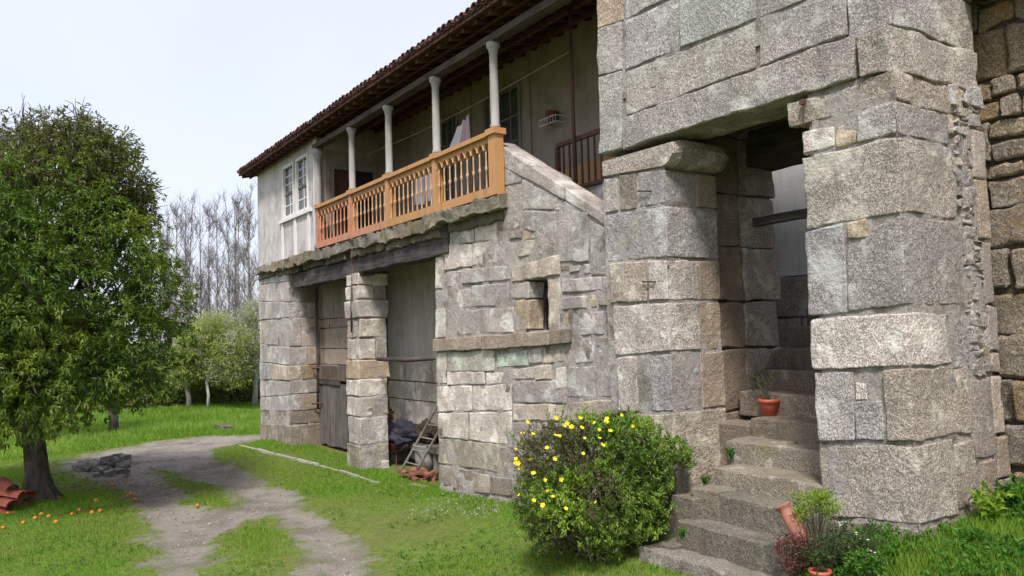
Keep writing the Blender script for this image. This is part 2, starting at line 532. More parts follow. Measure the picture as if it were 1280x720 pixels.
M['ash'] = granite('grey_rubble', (0.24, 0.225, 0.21), (0.52, 0.50, 0.47), warm_amt=0.1)
M['white_stone'] = granite('pale_edging', (0.40, 0.39, 0.35), (0.62, 0.60, 0.55), warm_amt=0.15, dark_amt=0.3)

def wood(name, a, b, axis=(1, 0.06, 1), rough=0.85, sc=14):
    s = NT(name, rough, 0.15)
    p = s.pos(axis)
    n = s.noise(p, sc, 6, 0.7, 0.6)
    c = s.mix(s.ramp(n, [(0.32, 0.0), (0.68, 1.0)]), a, b)
    n2 = s.noise(s.pos(), 2.3, 5, 0.6)
    c = s.mix(1.0, c, s.ramp(n2, [(0.3, 0.65), (0.7, 1.15)]), 'MULTIPLY')
    c = s.mix(1.0, c, s.objinfo().outputs["Color"], 'MULTIPLY')
    s.color(c)
    s.normal(s.bump(n, 0.6, 0.02))
    return s.m
M['beam_wood'] = wood('blackened_beam', (0.035, 0.030, 0.028), (0.12, 0.108, 0.10))
M['roof_wood'] = wood('roof_timber', (0.055, 0.026, 0.018), (0.15, 0.075, 0.05), (0.06, 1, 1))
M['plate_wood'] = wood('wall_plate', (0.055, 0.042, 0.034), (0.12, 0.096, 0.08))
M['door_wood'] = wood('weathered_planks', (0.10, 0.085, 0.08), (0.25, 0.22, 0.20), (1, 1, 0.05))
M['door_brown'] = wood('brown_door', (0.055, 0.028, 0.02), (0.12, 0.062, 0.042), (1, 1, 0.05))
M['grey_wood'] = wood('grey_ladder_wood', (0.17, 0.15, 0.135), (0.33, 0.295, 0.27), (1, 1, 0.08))
M['pole_wood'] = wood('dark_pole', (0.06, 0.05, 0.045), (0.14, 0.12, 0.11))

def flat(name, col, rough=0.8, spec=0.2):
    s = NT(name, rough, spec)
    n = s.noise(s.pos(), 9, 4, 0.6)
    s.color(s.mix(1.0, (col[0], col[1], col[2]), s.ramp(n, [(0.3, 0.8), (0.7, 1.15)]), 'MULTIPLY'))
    return s.m
M['soil'] = flat('soil', (0.06, 0.045, 0.03), 1.0)
M['wire'] = flat('pale_wire', (0.45, 0.43, 0.40), 0.6)
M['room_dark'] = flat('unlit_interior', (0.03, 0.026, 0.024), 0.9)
g_ = NT('old_window_glass', 0.12, 0.5)
gn = g_.noise(g_.pos(), 3, 3, 0.5)
g_.color(g_.mix(gn, (0.035, 0.04, 0.045), (0.10, 0.11, 0.12)))
g_.normal(g_.bump(gn, 0.15, 0.02))
M['glass'] = g_.m

def bark(name, a, b, sc=9, lichen=0.3):
    s = NT(name, 0.95, 0.1)
    n = s.noise(s.pos((1, 1, 0.25)), sc, 6, 0.7, 0.5)
    c = s.mix(s.ramp(n, [(0.34, 0.0), (0.66, 1.0)]), a, b)
    n2 = s.noise(s.pos(), 3, 5, 0.7)
    c = s.mix(s.math('MULTIPLY', s.ramp(n2, [(0.52, 0.0), (0.66, 1.0)]), lichen), c, (0.33, 0.34, 0.28))
    s.color(c)
    s.normal(s.bump(n, 1.0, 0.05))
    return s.m
M['bark_dark'] = bark('dark_bark', (0.035, 0.030, 0.025), (0.12, 0.105, 0.09))
M['bark_pale'] = bark('pale_bark', (0.26, 0.25, 0.21), (0.48, 0.46, 0.41), lichen=0.5)
M['bark_poplar'] = bark('poplar_bark', (0.15, 0.132, 0.128), (0.26, 0.235, 0.23), 3, 0.2)
M['stem'] = bark('plant_stem', (0.10, 0.085, 0.05), (0.22, 0.19, 0.12), 12, 0.1)

def leaf(name, a, b, c3=None, rough=0.45, spec=0.35, trans=0.28, psc=0.9):
    s = NT(name, rough, spec)
    g = s.n("ShaderNodeNewGeometry")
    c = s.mix(g.outputs["Random Per Island"], a, b)
    if c3:
        n = s.noise(s.pos(objoff=False), psc, 4, 0.6)
        c = s.mix(s.ramp(n, [(0.46, 0.0), (0.62, 1.0)]), c, c3)
    s.color(c)
    s.translucent(s.mix(1.0, c, (1.3, 1.5, 0.6), 'MULTIPLY'), trans)
    return s.m
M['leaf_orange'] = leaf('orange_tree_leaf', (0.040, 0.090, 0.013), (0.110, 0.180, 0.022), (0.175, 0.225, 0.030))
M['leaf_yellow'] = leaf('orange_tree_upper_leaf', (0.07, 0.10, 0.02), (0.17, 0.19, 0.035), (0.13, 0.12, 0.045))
M['leaf_willow'] = leaf('spring_leaf', (0.20, 0.25, 0.055), (0.38, 0.42, 0.12), (0.27, 0.31, 0.13), 0.6, 0.2, 0.4)
M['leaf_grey'] = leaf('grey_green_catkin', (0.22, 0.23, 0.14), (0.36, 0.36, 0.25), None, 0.7, 0.1, 0.4)
M['leaf_hedge'] = leaf('hedge_leaf', (0.08, 0.13, 0.03), (0.20, 0.26, 0.065), (0.22, 0.22, 0.08), 0.6, 0.2, 0.25)
M['leaf_shrub'] = leaf('shrub_leaf', (0.055, 0.105, 0.018), (0.15, 0.25, 0.036), (0.24, 0.35, 0.05), 0.5, 0.3, 0.25, 1.7)
M['leaf_shrub_old'] = leaf('shrub_old_leaf', (0.05, 0.06, 0.025), (0.14, 0.125, 0.055), None, 0.6, 0.2, 0.2)
M['leaf_bright'] = leaf('bright_leaf', (0.13, 0.22, 0.02), (0.26, 0.36, 0.045), None, 0.5, 0.2, 0.35)
M['leaf_fern'] = leaf('fern_leaf', (0.04, 0.12, 0.015), (0.11, 0.24, 0.03), None, 0.6, 0.2, 0.35)
M['leaf_red'] = leaf('dark_red_leaf', (0.10, 0.03, 0.03), (0.22, 0.09, 0.075), None, 0.5, 0.3, 0.2)
M['leaf_dark'] = leaf('small_dark_leaf', (0.03, 0.055, 0.02), (0.09, 0.13, 0.04), None, 0.6, 0.2, 0.25)
M['dry_leaf'] = leaf('fallen_leaf', (0.12, 0.065, 0.035), (0.28, 0.16, 0.08), None, 0.8, 0.1, 0.1)
M['petal'] = leaf('yellow_petal', (0.85, 0.66, 0.02), (0.90, 0.78, 0.05), None, 0.6, 0.1, 0.3)
M['daisy'] = leaf('white_petal', (0.75, 0.75, 0.72), (0.85, 0.85, 0.83), None, 0.6, 0.1, 0.3)
M['grass'] = leaf('grass_blade', (0.115, 0.20, 0.025), (0.245, 0.355, 0.052), (0.16, 0.30, 0.032), 0.6, 0.15, 0.35, 0.5)
M['grass_far'] = leaf('meadow_blade', (0.095, 0.19, 0.020), (0.19, 0.31, 0.040), (0.22, 0.33, 0.060), 0.6, 0.15, 0.35, 0.3)

s = NT('grassy_soil', 0.97, 0.1)
p = s.pos(objoff=False)
n1 = s.noise(p, 9, 6, 0.7)
n2 = s.noise(p, 0.7, 5, 0.6)
c = s.mix(s.ramp(n1, [(0.35, 0.0), (0.65, 1.0)]), (0.075, 0.105, 0.024), (0.16, 0.20, 0.050))
c = s.mix(s.math('MULTIPLY', s.ramp(n2, [(0.45, 0.0), (0.62, 1.0)]), 0.7), c, (0.13, 0.125, 0.045))
s.color(c)
s.normal(s.bump(n1, 0.8, 0.05))
M['ground'] = s.m

s = NT('track_dirt', 0.97, 0.1)
p = s.pos(objoff=False)
n1 = s.noise(p, 30, 6, 0.8)
n2 = s.noise(p, 0.9, 6, 0.62)
n3 = s.noise(p, 6, 5, 0.7)
c = s.mix(s.ramp(n1, [(0.30, 0.0), (0.70, 1.0)]), (0.18, 0.158, 0.133), (0.39, 0.355, 0.315))
c = s.mix(s.math('MULTIPLY', s.ramp(n2, [(0.46, 0.0), (0.64, 1.0)]), 0.65), c, (0.11, 0.087, 0.07))
c = s.mix(s.math('MULTIPLY', s.ramp(n3, [(0.55, 0.0), (0.70, 1.0)]), 0.5), c, (0.17, 0.165, 0.07))
at = s.n("ShaderNodeAttribute", attribute_name="edge")
ge = s.mix(s.ramp(n1, [(0.35, 0.0), (0.65, 1.0)]), (0.08, 0.115, 0.025), (0.19, 0.22, 0.06))
ef = s.math('MULTIPLY', at.outputs["Fac"], s.ramp(n3, [(0.36, 0.2), (0.60, 1.0)]))
s.color(s.mix(ef, c, ge))
s.normal(s.bump(s.math('ADD', n1, n3), 0.9, 0.04))
M['dirt'] = s.m
s = NT('pebble', 0.9, 0.2)
g = s.n("ShaderNodeNewGeometry")
s.color(s.mix(g.outputs["Random Per Island"], (0.14, 0.115, 0.095), (0.33, 0.295, 0.26)))
M['pebble'] = s.m

# ---------------------------------------------------------------- ground
def gz(x, y):
    x, y = np.asarray(x, float), np.asarray(y, float)
    z = -0.08 + 0.20 * smooth((14 - y) / 4) * smooth((x - 4.5) / 2)
    z = z + 0.45 * smooth((x - 4.6) / 2.4) * smooth((5.6 - y) / 1.8) + 0.30 * smooth((x - 4.6) / 1.4) * smooth((8.6 - y) / 1.8)
    z = z + 0.27 * smooth((x - 6.8) / 1.5) * smooth((5.0 - y) / 1.5)
    z = z + 0.12 * smooth((y - 27) / 8) * smooth((8 - x) / 6)
    P = np.stack([x.ravel(), y.ravel(), 0 * x.ravel()], 1)
    z = z + (vnoise(P, 0.5, 3) * 0.035 + vnoise(P, 1.7, 4) * 0.015).reshape(x.shape)
    return z
def on_ground(px, py):
    z = 0.0
    for _ in range(12):
        p = at_z(px, py, z)
        z = 0.5 * z + 0.5 * float(gz(p[0], p[1]))
    return at_z(px, py, z)
def poly_world(pts):
    return np.array([at_z(a, b, -0.08)[:2] for a, b in pts])
def in_poly(x, y, poly):
    ins = np.zeros(x.shape, bool)
    n = len(poly)
    for i in range(n):
        x0, y0 = poly[i]; x1, y1 = poly[(i + 1) % n]
        c = ((y0 > y) != (y1 > y))
        with np.errstate(divide='ignore', invalid='ignore'):
            ins ^= c & (x < (x1 - x0) * (y - y0) / (y1 - y0) + x0)
    return ins
def poly_dist(x, y, poly):
    d = np.full(x.shape, 1e9)
    for i in range(len(poly)):
        a, b = poly[i], poly[(i + 1) % len(poly)]
        ab = b - a
        t = np.clip(((x - a[0]) * ab[0] + (y - a[1]) * ab[1]) / (ab @ ab + 1e-12), 0, 1)
        d = np.minimum(d, np.hypot(x - a[0] - t * ab[0], y - a[1] - t * ab[1]))
    return d
TRACK = poly_world([(185, 830), (200, 745), (203, 700), (192, 662), (172, 628), (148, 605), (112, 594), (84, 588), (84, 578), (128, 566),
                    (196, 553), (255, 546), (330, 542.5), (330, 549), (300, 552.5), (274, 559), (262, 569), (282, 580), (318, 596),
                    (372, 628), (424, 664), (462, 702), (492, 745), (540, 830)])
ISLES = [poly_world([(192, 588), (216, 590), (244, 599), (268, 608), (290, 624), (286, 636), (262, 637), (240, 628), (218, 608)]),
         poly_world([(268, 720), (280, 672), (304, 654), (332, 648), (354, 655), (370, 678), (374, 715), (380, 830), (262, 830)])]
def track_sd(x, y):
    """>0 inside the bare track, metres from its edge, with a ragged outline"""
    d = poly_dist(x, y, TRACK) * np.where(in_poly(x, y, TRACK), 1, -1) + 0.14
    for q in ISLES:
        dq = poly_dist(x, y, q) * np.where(in_poly(x, y, q), -1, 1)
        d = np.minimum(d, dq)
    P = np.stack([x.ravel(), y.ravel(), 0 * x.ravel()], 1)
    return d + (vnoise(P, 1.3, 8) * 0.18 + vnoise(P, 4.0, 9) * 0.15 + vnoise(P, 11.0, 10) * 0.09).reshape(x.shape)

gx = np.concatenate([-np.geomspace(400, 7, 16), np.arange(-6.4, 9.6, 0.11), np.geomspace(10, 400, 14)])
gy = np.concatenate([[-300, -100, -30, -8, 0, 3], np.arange(5.5, 30, 0.13), np.geomspace(30.4, 900, 26)])
GX, GY = np.meshgrid(gx, gy, indexing='ij')
GZ = gz(GX, GY)
SD = track_sd(GX, GY)
GZ = GZ - 0.045 * smooth(SD / 0.4) * (SD > 0)
V = np.stack([GX.ravel(), GY.ravel(), GZ.ravel()], 1)
ii = np.arange(GX.size).reshape(GX.shape)
F = np.stack([ii[:-1, :-1].ravel(), ii[1:, :-1].ravel(), ii[1:, 1:].ravel(), ii[:-1, 1:].ravel()], 1)
fs = SD.ravel()[F].mean(1)
def sub(F_, name, mat, label=None):
    u, inv = np.unique(F_, return_inverse=True)
    o = np_obj(name, V[u], inv.reshape(F_.shape), mat, None, True, np.zeros(3))
    tag(o, label, None, None, "structure")
    a = o.data.attributes.new("edge", 'FLOAT', 'POINT')
    a.data.foreach_set("value", (1 - smooth(SD.ravel()[u] / 0.30)).astype(np.float32))
    return o
sub(F[fs <= 0], "ground", M['ground'], "grassy ground around the old farmhouse")
sub(F[fs > 0], "dirt_track", M['dirt'], "worn earth track with a grassy middle curving past the house")

# ================================================================ FARMHOUSE
XF, XS, XB, XL = 6.95, 7.0, 9.0, 6.80      # ground floor face, stair wall, balcony back wall, ledge front
Y_END, Y_JAMB = 24.1, 21.3
Z_FLOOR = 5.06
house = thing("farmhouse", "long granite farmhouse with a balcony on columns under a tiled roof", "house", (8.0, 16.0, 0.0))

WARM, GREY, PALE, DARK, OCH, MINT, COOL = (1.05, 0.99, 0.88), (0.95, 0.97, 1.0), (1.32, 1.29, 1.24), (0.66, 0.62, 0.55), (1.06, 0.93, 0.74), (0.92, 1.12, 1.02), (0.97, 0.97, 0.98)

def corridx(px, py, Y):      # X where the pixel column meets the plane Y
    return at_y(px, py, Y)[0]

# ---- corner wall (gable corner at the far end, stones turn into the opening)
cw = MB().box((XF + 0.04, Y_JAMB + 0.035, -0.5), (7.82, Y_END - 0.06, 4.86)).build("corner_wall", M['mortar'], house)
crs = [(340, 336), (356, 352), (377, 378), (400.5, 397.5), (430, 434), (453, 457), (475, 475.5), (497, 493), (514, 514), (529, 531), (552, 562)]
zl = lambda c: at_x(325, c, XF)[2]
zr = lambda c: at_x(360, c, XF)[2]
for i in range(len(crs) - 1):
    (a0, a1), (b0, b1) = crs[i], crs[i + 1]
    ysp = [Y_END, Y_END - RG.uniform(0.9, 1.5) if i % 2 else Y_END - RG.uniform(1.5, 2.0), Y_JAMB]
    if i in (0, 3, 6): ysp = [Y_END, Y_END - 0.75, Y_END - 1.75, Y_JAMB]
    xr = XF + (0.34 if i % 2 else 0.52)
    for k in range(len(ysp) - 1):
        yl, yr = ysp[k], ysp[k + 1]
        f = lambda y, za, zb: za + (zb - za) * (Y_END - y) / (Y_END - Y_JAMB)
        za, zb, zc, zd = zl(a0), zr(a1), zl(b0), zr(b1)
        tl, tr = (yl - .007, f(yl, za, zb) - .012), (yr + .007, f(yr, za, zb) - .012)
        bl, br = (yl - .007, f(yl, zc, zd) + .012), (yr + .007, f(yr, zc, zd) + .012)
        last = k == len(ysp) - 2
        tint = [GREY, WARM, None, COOL, None][(i * 2 + k) % 5]
        if i == 0 and k == 1: tint = MINT
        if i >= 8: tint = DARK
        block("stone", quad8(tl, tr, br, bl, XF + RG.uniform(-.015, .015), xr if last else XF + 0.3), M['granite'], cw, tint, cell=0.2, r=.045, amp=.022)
    zb, zd = zr(a1), zr(b1)
    tint = [WARM, WARM, PALE, PALE, WARM, OCH, None, WARM, None, None][i]
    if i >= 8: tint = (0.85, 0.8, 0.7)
    block("stone", box8((xr + .012, Y_JAMB + RG.uniform(-.015, .01), zd + .012), (7.86, Y_JAMB + 0.4, zb - .012)), M['granite_warm'], cw, tint, cell=0.2, r=.04, amp=.02)

mortar_sheet(cw, M['mortar'], 'x', XF, Y_JAMB + .005, Y_END - .05, -.2, 4.8, .016, .024, sd=211)
mortar_sheet(cw, M['mortar'], 'y', Y_JAMB, XF + .005, 7.8, -.2, 4.8, .016, .024, sd=212)
# ---- pillar between the two openings
YP0, YP1 = 16.48, 17.2
pl = MB().box((XF + 0.045, YP0 + .045, -0.4), (7.58, YP1 - .07, 4.35)).build("pillar", M['mortar'], house)
pc = [341, 357, 375, 398, 423, 450, 474, 496, 521, 556, 592]
for i in range(len(pc) - 1):
    z1, z0 = at_x(447, pc[i], XF)[2] - .01, at_x(447, pc[i + 1], XF)[2] + .01
    if i % 3 == 1:
        block("stone", box8((XF + RG.uniform(-.02, .02), YP0, z0), (XF + .40, YP1, z1)), M['granite'], pl, PALE, cell=.15, r=.06, amp=.03)
        block("stone", box8((XF + .42, YP0 + RG.uniform(-.02, .02), z0), (7.65, YP1, z1)), M['granite_warm'], pl, None, cell=.15, r=.06, amp=.03)
    else:
        t = [PALE, None, None, WARM, None, OCH, PALE, PALE, None, (.8, .78, .66)][i]
        dz = RG.uniform(-.03, .03)
        block("stone", box8((XF + RG.uniform(-.03, .02), YP0 + RG.uniform(-.03, .02), z0), (7.66 + RG.uniform(-.05, .03), YP1 + dz, z1)), M['granite'], pl, t, cell=.15, r=.07, amp=.034)

mortar_sheet(pl, M['mortar'], 'x', XF, YP0 + .02, YP1 - .03, -.2, 4.3, .010, .034, sd=213)
mortar_sheet(pl, M['mortar'], 'y', YP0, XF + .02, 7.62, -.2, 4.3, .010, .034, sd=214)
# ---- back wall of the first opening, with the plank door
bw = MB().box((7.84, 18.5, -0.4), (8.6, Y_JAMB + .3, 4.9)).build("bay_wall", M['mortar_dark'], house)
bc = [352, 398, 410, 436, 456, 474]
for i in range(5):
    z1, z0 = at_x(415, bc[i], 7.8)[2] - .01, at_x(415, bc[i + 1], 7.8)[2] + .01
    cut = [20.2, 20.5, 20.1, 20.6, 19.9][i]
    for y1, y0 in ((Y_JAMB - .02, cut + .01), (cut - .01, 18.5)):
        block("stone", box8((7.8 + RG.uniform(-.01, .01), y0, z0), (8.1, y1, z1)), M['granite_warm'], bw, [(1.05, 1.0, .93), (1.12, 1.05, .98)][i % 2], cell=.25, r=.03, amp=.02)
dr = MB().box((7.82, 19.1, -0.3), (7.835, 21.2, at_x(415, 476, 7.8)[2])).build("door", M['room_dark'], house)
zd1, zd0 = at_x(415, 477, 7.8)[2], -0.06
n = 7
for i in range(n):
    ya = 21.2 - i * 0.275
    block("plank", box8((7.755 + RG.uniform(-.008, .008), ya - .268, zd0 + RG.uniform(0, .06)), (7.80, ya, zd1 - RG.uniform(0, .03))), M['door_wood'], dr,
          (RG.uniform(.75, 1.1),) * 3, cell=.5, r=.006, amp=.004)
block("crossbar", box8((7.715, 19.6, 1.6), (7.75, 21.2, 1.74)), M['door_wood'], dr, (.6, .6, .6), cell=.4, r=.01, amp=.005)
block("wooden_lintel", box8((7.70, 18.9, at_x(415, 475, 7.8)[2]), (7.80, 21.3, at_x(415, 457, 7.8)[2])), M['door_wood'], house, (.8, .7, .62), cell=.3, r=.02, amp=.012)
MB().tube([(7.66, 21.12, 4.2), (7.68, 21.14, 2.2), (7.67, 21.12, 0.9)], .035, 6).build("upright_pole", M['pole_wood'], house, True)
for zz in (2.02, 1.05):
    MB().tube([(7.55, 21.2, zz), (7.82, 20.9, zz + .02)], .03, 6).build("hinge_pin", M['iron'], house, True)

# ---- back wall of the second opening: render above, blocks below
XB2 = 8.6
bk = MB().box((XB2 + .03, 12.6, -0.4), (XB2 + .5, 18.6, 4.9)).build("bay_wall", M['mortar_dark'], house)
zt = at_x(515, 448, XB2)[2]
block("render_panel", box8((XB2 - .005, 12.7, zt), (XB2 + .06, 18.5, 4.8)), M['plaster_grey'], bk, cell=.3, r=.02, amp=.006)
rows = [448, 477, 500, 545, 600]
for i in range(4):
    z1, z0 = at_x(515, rows[i], XB2)[2], at_x(515, rows[i + 1], XB2)[2]
    if i == 3: z0 = -.2
    ys = [18.5, 17.6, 16.1, 14.9, 13.9, 12.7] if i % 2 == 0 else [18.5, 17.0, 15.6, 14.5, 13.2, 12.7]
    for k in range(len(ys) - 1):
        block("stone", box8((XB2 + RG.uniform(-.02, .0), ys[k + 1] + .012, z0 + .012), (XB2 + .25, ys[k] - .012, z1 - .012)), M['granite'], bk, (1.42, 1.36, 1.32), cell=.3, r=.03, amp=.015)

# ---- floor of the balcony above the openings, old beams
MB().box((XF + .12, 12.85, 4.78), (8.98, 23.9, 4.93)).box((8.42, 7.9, 4.781), (8.98, 12.84, 4.929)).build("balcony_floor", M['beam_wood'], house)
for (xa, ya, yb, xc, yc, yd, dep) in ((366, 343, 361, 452, 317, 344, .34), (448, 317, 341, 560, 279, 318, .36)):
    pstone(house, XF + .02, dep, (xa, ya, yb, xc, yc, yd), M['beam_wood'], name="beam", cell=.16, r=.06, amp=.035)
for k in range(16):
    y = 12.9 + k * 0.55
    if YP0 - .1 < y < YP1 + .1: continue
    MB().box((XF + .40, y, 4.62), (8.55, y + .10, 4.775)).build("joist", M['beam_wood'], house)
MB().tube([(7.0, 16.85, 4.75), (6.92, 16.80, 3.6), (6.90, 16.78, 2.95)], [.022, .025, .02], 6).build("rusty_rod", M['iron'], house, True)
p0, p1 = at_x(477, 449, 7.3), at_x(546, 447, 7.3)
MB().tube([p0 + [0, .2, 0], (p0 + p1) / 2 + [0, 0, -.03], p1 - [0, .2, 0]], [.045, .05, .04], 7).build("cross_pole", M['pole_wood'], house, True)

# ---- stair wall with the sloping parapet
def P(px, py, X=XS + .035): return yz(px, py, X)
yA, yB = P(546, 400)[0], 7.9
sw = MB()
zc = lambda px, py: P(px, py)[1]
nl, nr = P(659.5, 400)[0], P(686.5, 400)[0]
nt_, nb_ = zc(672, 349), zc(672, 413)
sw.prism([(yA, 4.95), (nl, 4.95), (nl, -.3), (yA, -.3)], XS + .035, XS + .55)
sw.prism([(nl, 5.5), (nr, 5.2), (nr, nt_), (nl, nt_)], XS + .035, XS + .55)
sw.prism([(nl, nb_), (nr, nb_), (nr, -.3), (nl, -.3)], XS + .035, XS + .55)
sw.prism([(P(624, 200)[0], zc(624, 196)), P(655, 218), P(700, 247), (nr, 4.9), (nl, 4.94), (P(624, 240)[0], 4.94)], XS + .04, XS + .5)
zz_ = zc(760, 284)
sw.prism([(nr, 5.15), P(700, 245), P(757, 279), (yB, zz_ - .15), (yB, -.3), (nr, -.3)], XS + .037, XS + .55)
stw = sw.build("stair_wall", M['mortar'], house)
S = [  # row under the ledge
 (546, 275, 284, 569, 270, 280, MINT), (569.5, 270, 280, 595, 264, 274, None), (596, 263, 277, 616, 257, 272, None), (617, 259, 271, 639, 253, 267, PALE),
 (622, 237, 252, 646, 228, 246, None),
 (544, 285, 321, 574, 280, 318, (1.0, 1.16, 1.07)), (575, 279, 305, 592, 275, 304, PALE), (592.5, 278, 302, 621, 275, 300, PALE),
 (634, 275, 287, 655, 273, 284, WARM), (654, 288, 301, 671, 285, 298, OCH), (622, 276, 288, 632, 275, 287, DARK), (637, 289, 300, 652, 287, 299, DARK),
 (544, 322, 362, 554, 321, 361, PALE), (555, 306, 338, 590, 305, 333, PALE), (590.5, 304, 332, 614, 302, 329, PALE), (615, 303, 329, 643, 300, 324, None), (645, 302, 322, 667, 299, 319, WARM),
 (558, 340, 360, 576, 338, 358, None), (577, 336, 355.5, 605, 334, 353, None), (606, 335, 353, 638, 331, 350, None), (641, 333, 353, 700, 317, 344, WARM),
 (546, 363, 387, 587, 361, 385, None), (588, 357, 385, 636, 354, 382, None),
 (640, 355, 374, 661, 352, 373, None), (644, 375, 414, 661, 374, 413, OCH), (686, 350, 412, 700.5, 346, 410, WARM),
 (545, 387, 424, 557, 385, 422, PALE), (558, 389, 420, 609, 386, 416.5, None), (610, 386, 417, 642, 383, 415, None),
 (545, 441, 481, 558, 439, 480, PALE), (559, 441, 464, 618, 437, 464, (.95, 1, .92)), (620, 444, 461, 659, 437, 457, MINT), (660, 436, 455, 677.5, 434, 454, None), (678.5, 434, 455, 707, 431, 453, WARM),
 (559, 465, 482, 606, 464, 480, PALE), (608, 465, 482, 639, 464, 478, PALE), (640, 462, 475.5, 668, 457, 473, PALE), (669, 457, 476, 689, 456, 474, WARM),
 (547, 483, 515.5, 589.5, 481, 514, PALE), (590.5, 482, 514, 640, 479, 514, PALE), (641, 477, 503.5, 708, 475, 505, None),
 (548, 516.5, 546, 585, 515, 550, PALE), (586, 515, 550, 639.5, 514, 557, PALE), (641, 504.5, 526, 707, 506, 528, WARM), (642, 527, 560, 706, 529, 566, (.75, .72, .66)),
 (548, 547, 579, 623, 555, 591, (.8, .78, .68)), (624, 558, 592, 643, 558, 597, (.8, .75, .68)),
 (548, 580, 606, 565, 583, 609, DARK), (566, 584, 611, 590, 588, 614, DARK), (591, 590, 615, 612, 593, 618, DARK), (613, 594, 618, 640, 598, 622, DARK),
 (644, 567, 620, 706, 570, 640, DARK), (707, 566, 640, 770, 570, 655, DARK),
 (653, 224, 262, 700, 246, 263, None), (654, 263, 286, 696, 264, 300, COOL), (672, 289, 321, 696, 301, 317, COOL), (698, 248, 328, 736, 266, 327, COOL), (737.5, 274, 338, 762, 287, 336, COOL),
 (624, 204, 236, 652, 218, 228, GREY), (700, 330, 340, 713, 330, 339, DARK), (712, 332, 341, 726, 331, 340, None), (729, 329, 342, 738, 329, 341, COOL), (739, 339, 345, 762, 338, 344, DARK),
 (702, 348, 366, 751, 345, 363, COOL), (752.5, 346, 362, 766, 345, 361, COOL), (703, 371, 388, 734, 369, 386, None), (748, 370, 384, 764, 369, 382, DARK), (736, 368, 386, 746, 368, 385, OCH),
 (703, 391, 409, 710, 391, 409, OCH), (715, 391, 420, 754, 389, 418, COOL), (757, 388, 418, 766, 388, 418, DARK), (710, 430, 455, 742, 426, 453, COOL), (745, 421, 434, 766, 420, 434, DARK),
 (695, 460, 488, 708, 459, 486, PALE), (709, 457, 498, 744, 458, 498, COOL), (748, 437, 497, 767, 436, 498, COOL), (711, 502, 532, 770, 500, 532, WARM),
]
for q in S:
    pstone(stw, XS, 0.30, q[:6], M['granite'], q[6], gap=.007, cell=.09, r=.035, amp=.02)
TOPL = [P(617, 183), P(664, 214), P(705, 240), P(764, 280)]
def under_coping(x, y, z):
    zt = np.interp(-y, [-t[0] for t in TOPL], [t[1] for t in TOPL], left=4.80)
    zt = np.where(y > TOPL[0][0], 4.82, zt - .05)
    return (z < zt) & ~((y < nl + .02) & (y > nr - .02) & (z > nb_ - .02) & (z < nt_ + .02))
mortar_sheet(stw, M['mortar'], 'x', XS, 7.85, yA - .02, -.25, 6.0, .011, .024, keep=under_coping, sd=201)
# coping of the parapet
for (xa, ya, ta, xb, yb, tb) in ((617, 176, 28, 664, 207, 20), (664.5, 207.5, 20, 705, 233.5, 17), (705.5, 234, 17, 764, 273, 14)):
    pstone(stw, XS - .025, .42, (xa, ya, ya + ta, xb, yb, yb + tb), M['granite'], (1.06, 1.04, 1.03), gap=.003, name="coping_stone", cell=.10, r=.06, amp=.007)
# sill course
for q in ((540, 424, 440, 600.5, 419.5, 437), (601.5, 419.5, 438, 633.5, 417.5, 435.5), (634.5, 417.5, 435, 686.5, 413, 431.5), (687.5, 412.5, 432, 711, 410, 429)):
    pstone(stw, XS - .07, .35, q, M['granite_warm'], (1.0, .96, .86), gap=.006, name="sill_stone", cell=.08, r=.03, amp=.016)
MB().box((XS + .40, nr - .1, nb_ - .1), (XS + .43, nl + .1, nt_ - .28)).build("niche_board", M['door_brown'], stw)
MB().box((XS + .5, nr - .2, nb_ - .2), (XS + .56, nl + .2, nt_ + .2)).build("niche_back", M['mortar_dark'], stw)

# ---- ledge slabs under the balcony
ye = at_x(622, 240, XL)[0:2][1]
edges = [24.2]
while edges[-1] > ye + 1.2: edges.append(edges[-1] - RG.uniform(1.4, 2.6))
edges[-1] = ye
for i in range(len(edges) - 1):
    h = RG.uniform(-.04, .03)
    t = [None, WARM, (1, 1, .9), None][i % 4]
    block("ledge_slab", box8((XL + RG.uniform(-.03, .03), edges[i + 1] + .01, 4.82 + h), (7.6, edges[i] - .01, Z_FLOOR - .005)), M['ledge'], house, t, cell=.08, r=.03, amp=.06, rough=1.4)
    block("ledge_slab", box8((XL + .12 + RG.uniform(-.03, .05), edges[i + 1] + RG.uniform(.05, .2), 4.66 + h), (7.5, edges[i] - RG.uniform(.05, .2), 4.84 + h)), M['ledge'], house, (.7, .68, .6), cell=.12, r=.05, amp=.05, rough=1.3)

# ---- upper storey: closed room at the far end
YR = 18.9
up = MB()
zW = 7.92
wy1, wy0 = at_x(354, 230, 6.93)[1], at_x(385.5, 230, 6.93)[1]
wz1, wz0 = at_x(370, 200, 6.93)[2] + .0, at_x(370, 268, 6.93)[2]
up.box((6.93, wy1, Z_FLOOR), (7.15, 24.1, zW))
up.box((6.93, YR, Z_FLOOR), (7.15, wy0, zW))
up.box((6.931, wy0, Z_FLOOR), (7.149, wy1, wz0))
up.box((6.931, wy0, wz1), (7.149, wy1, zW))
up.box((7.152, 24.0, Z_FLOOR), (13.0, 24.1, zW + .4))
upo = up.build("upper_wall", M['plaster'], house)
MB().box((7.15, 23.9, 0), (13.0, 24.08, Z_FLOOR)).build("gable_wall", M['granite'], house)
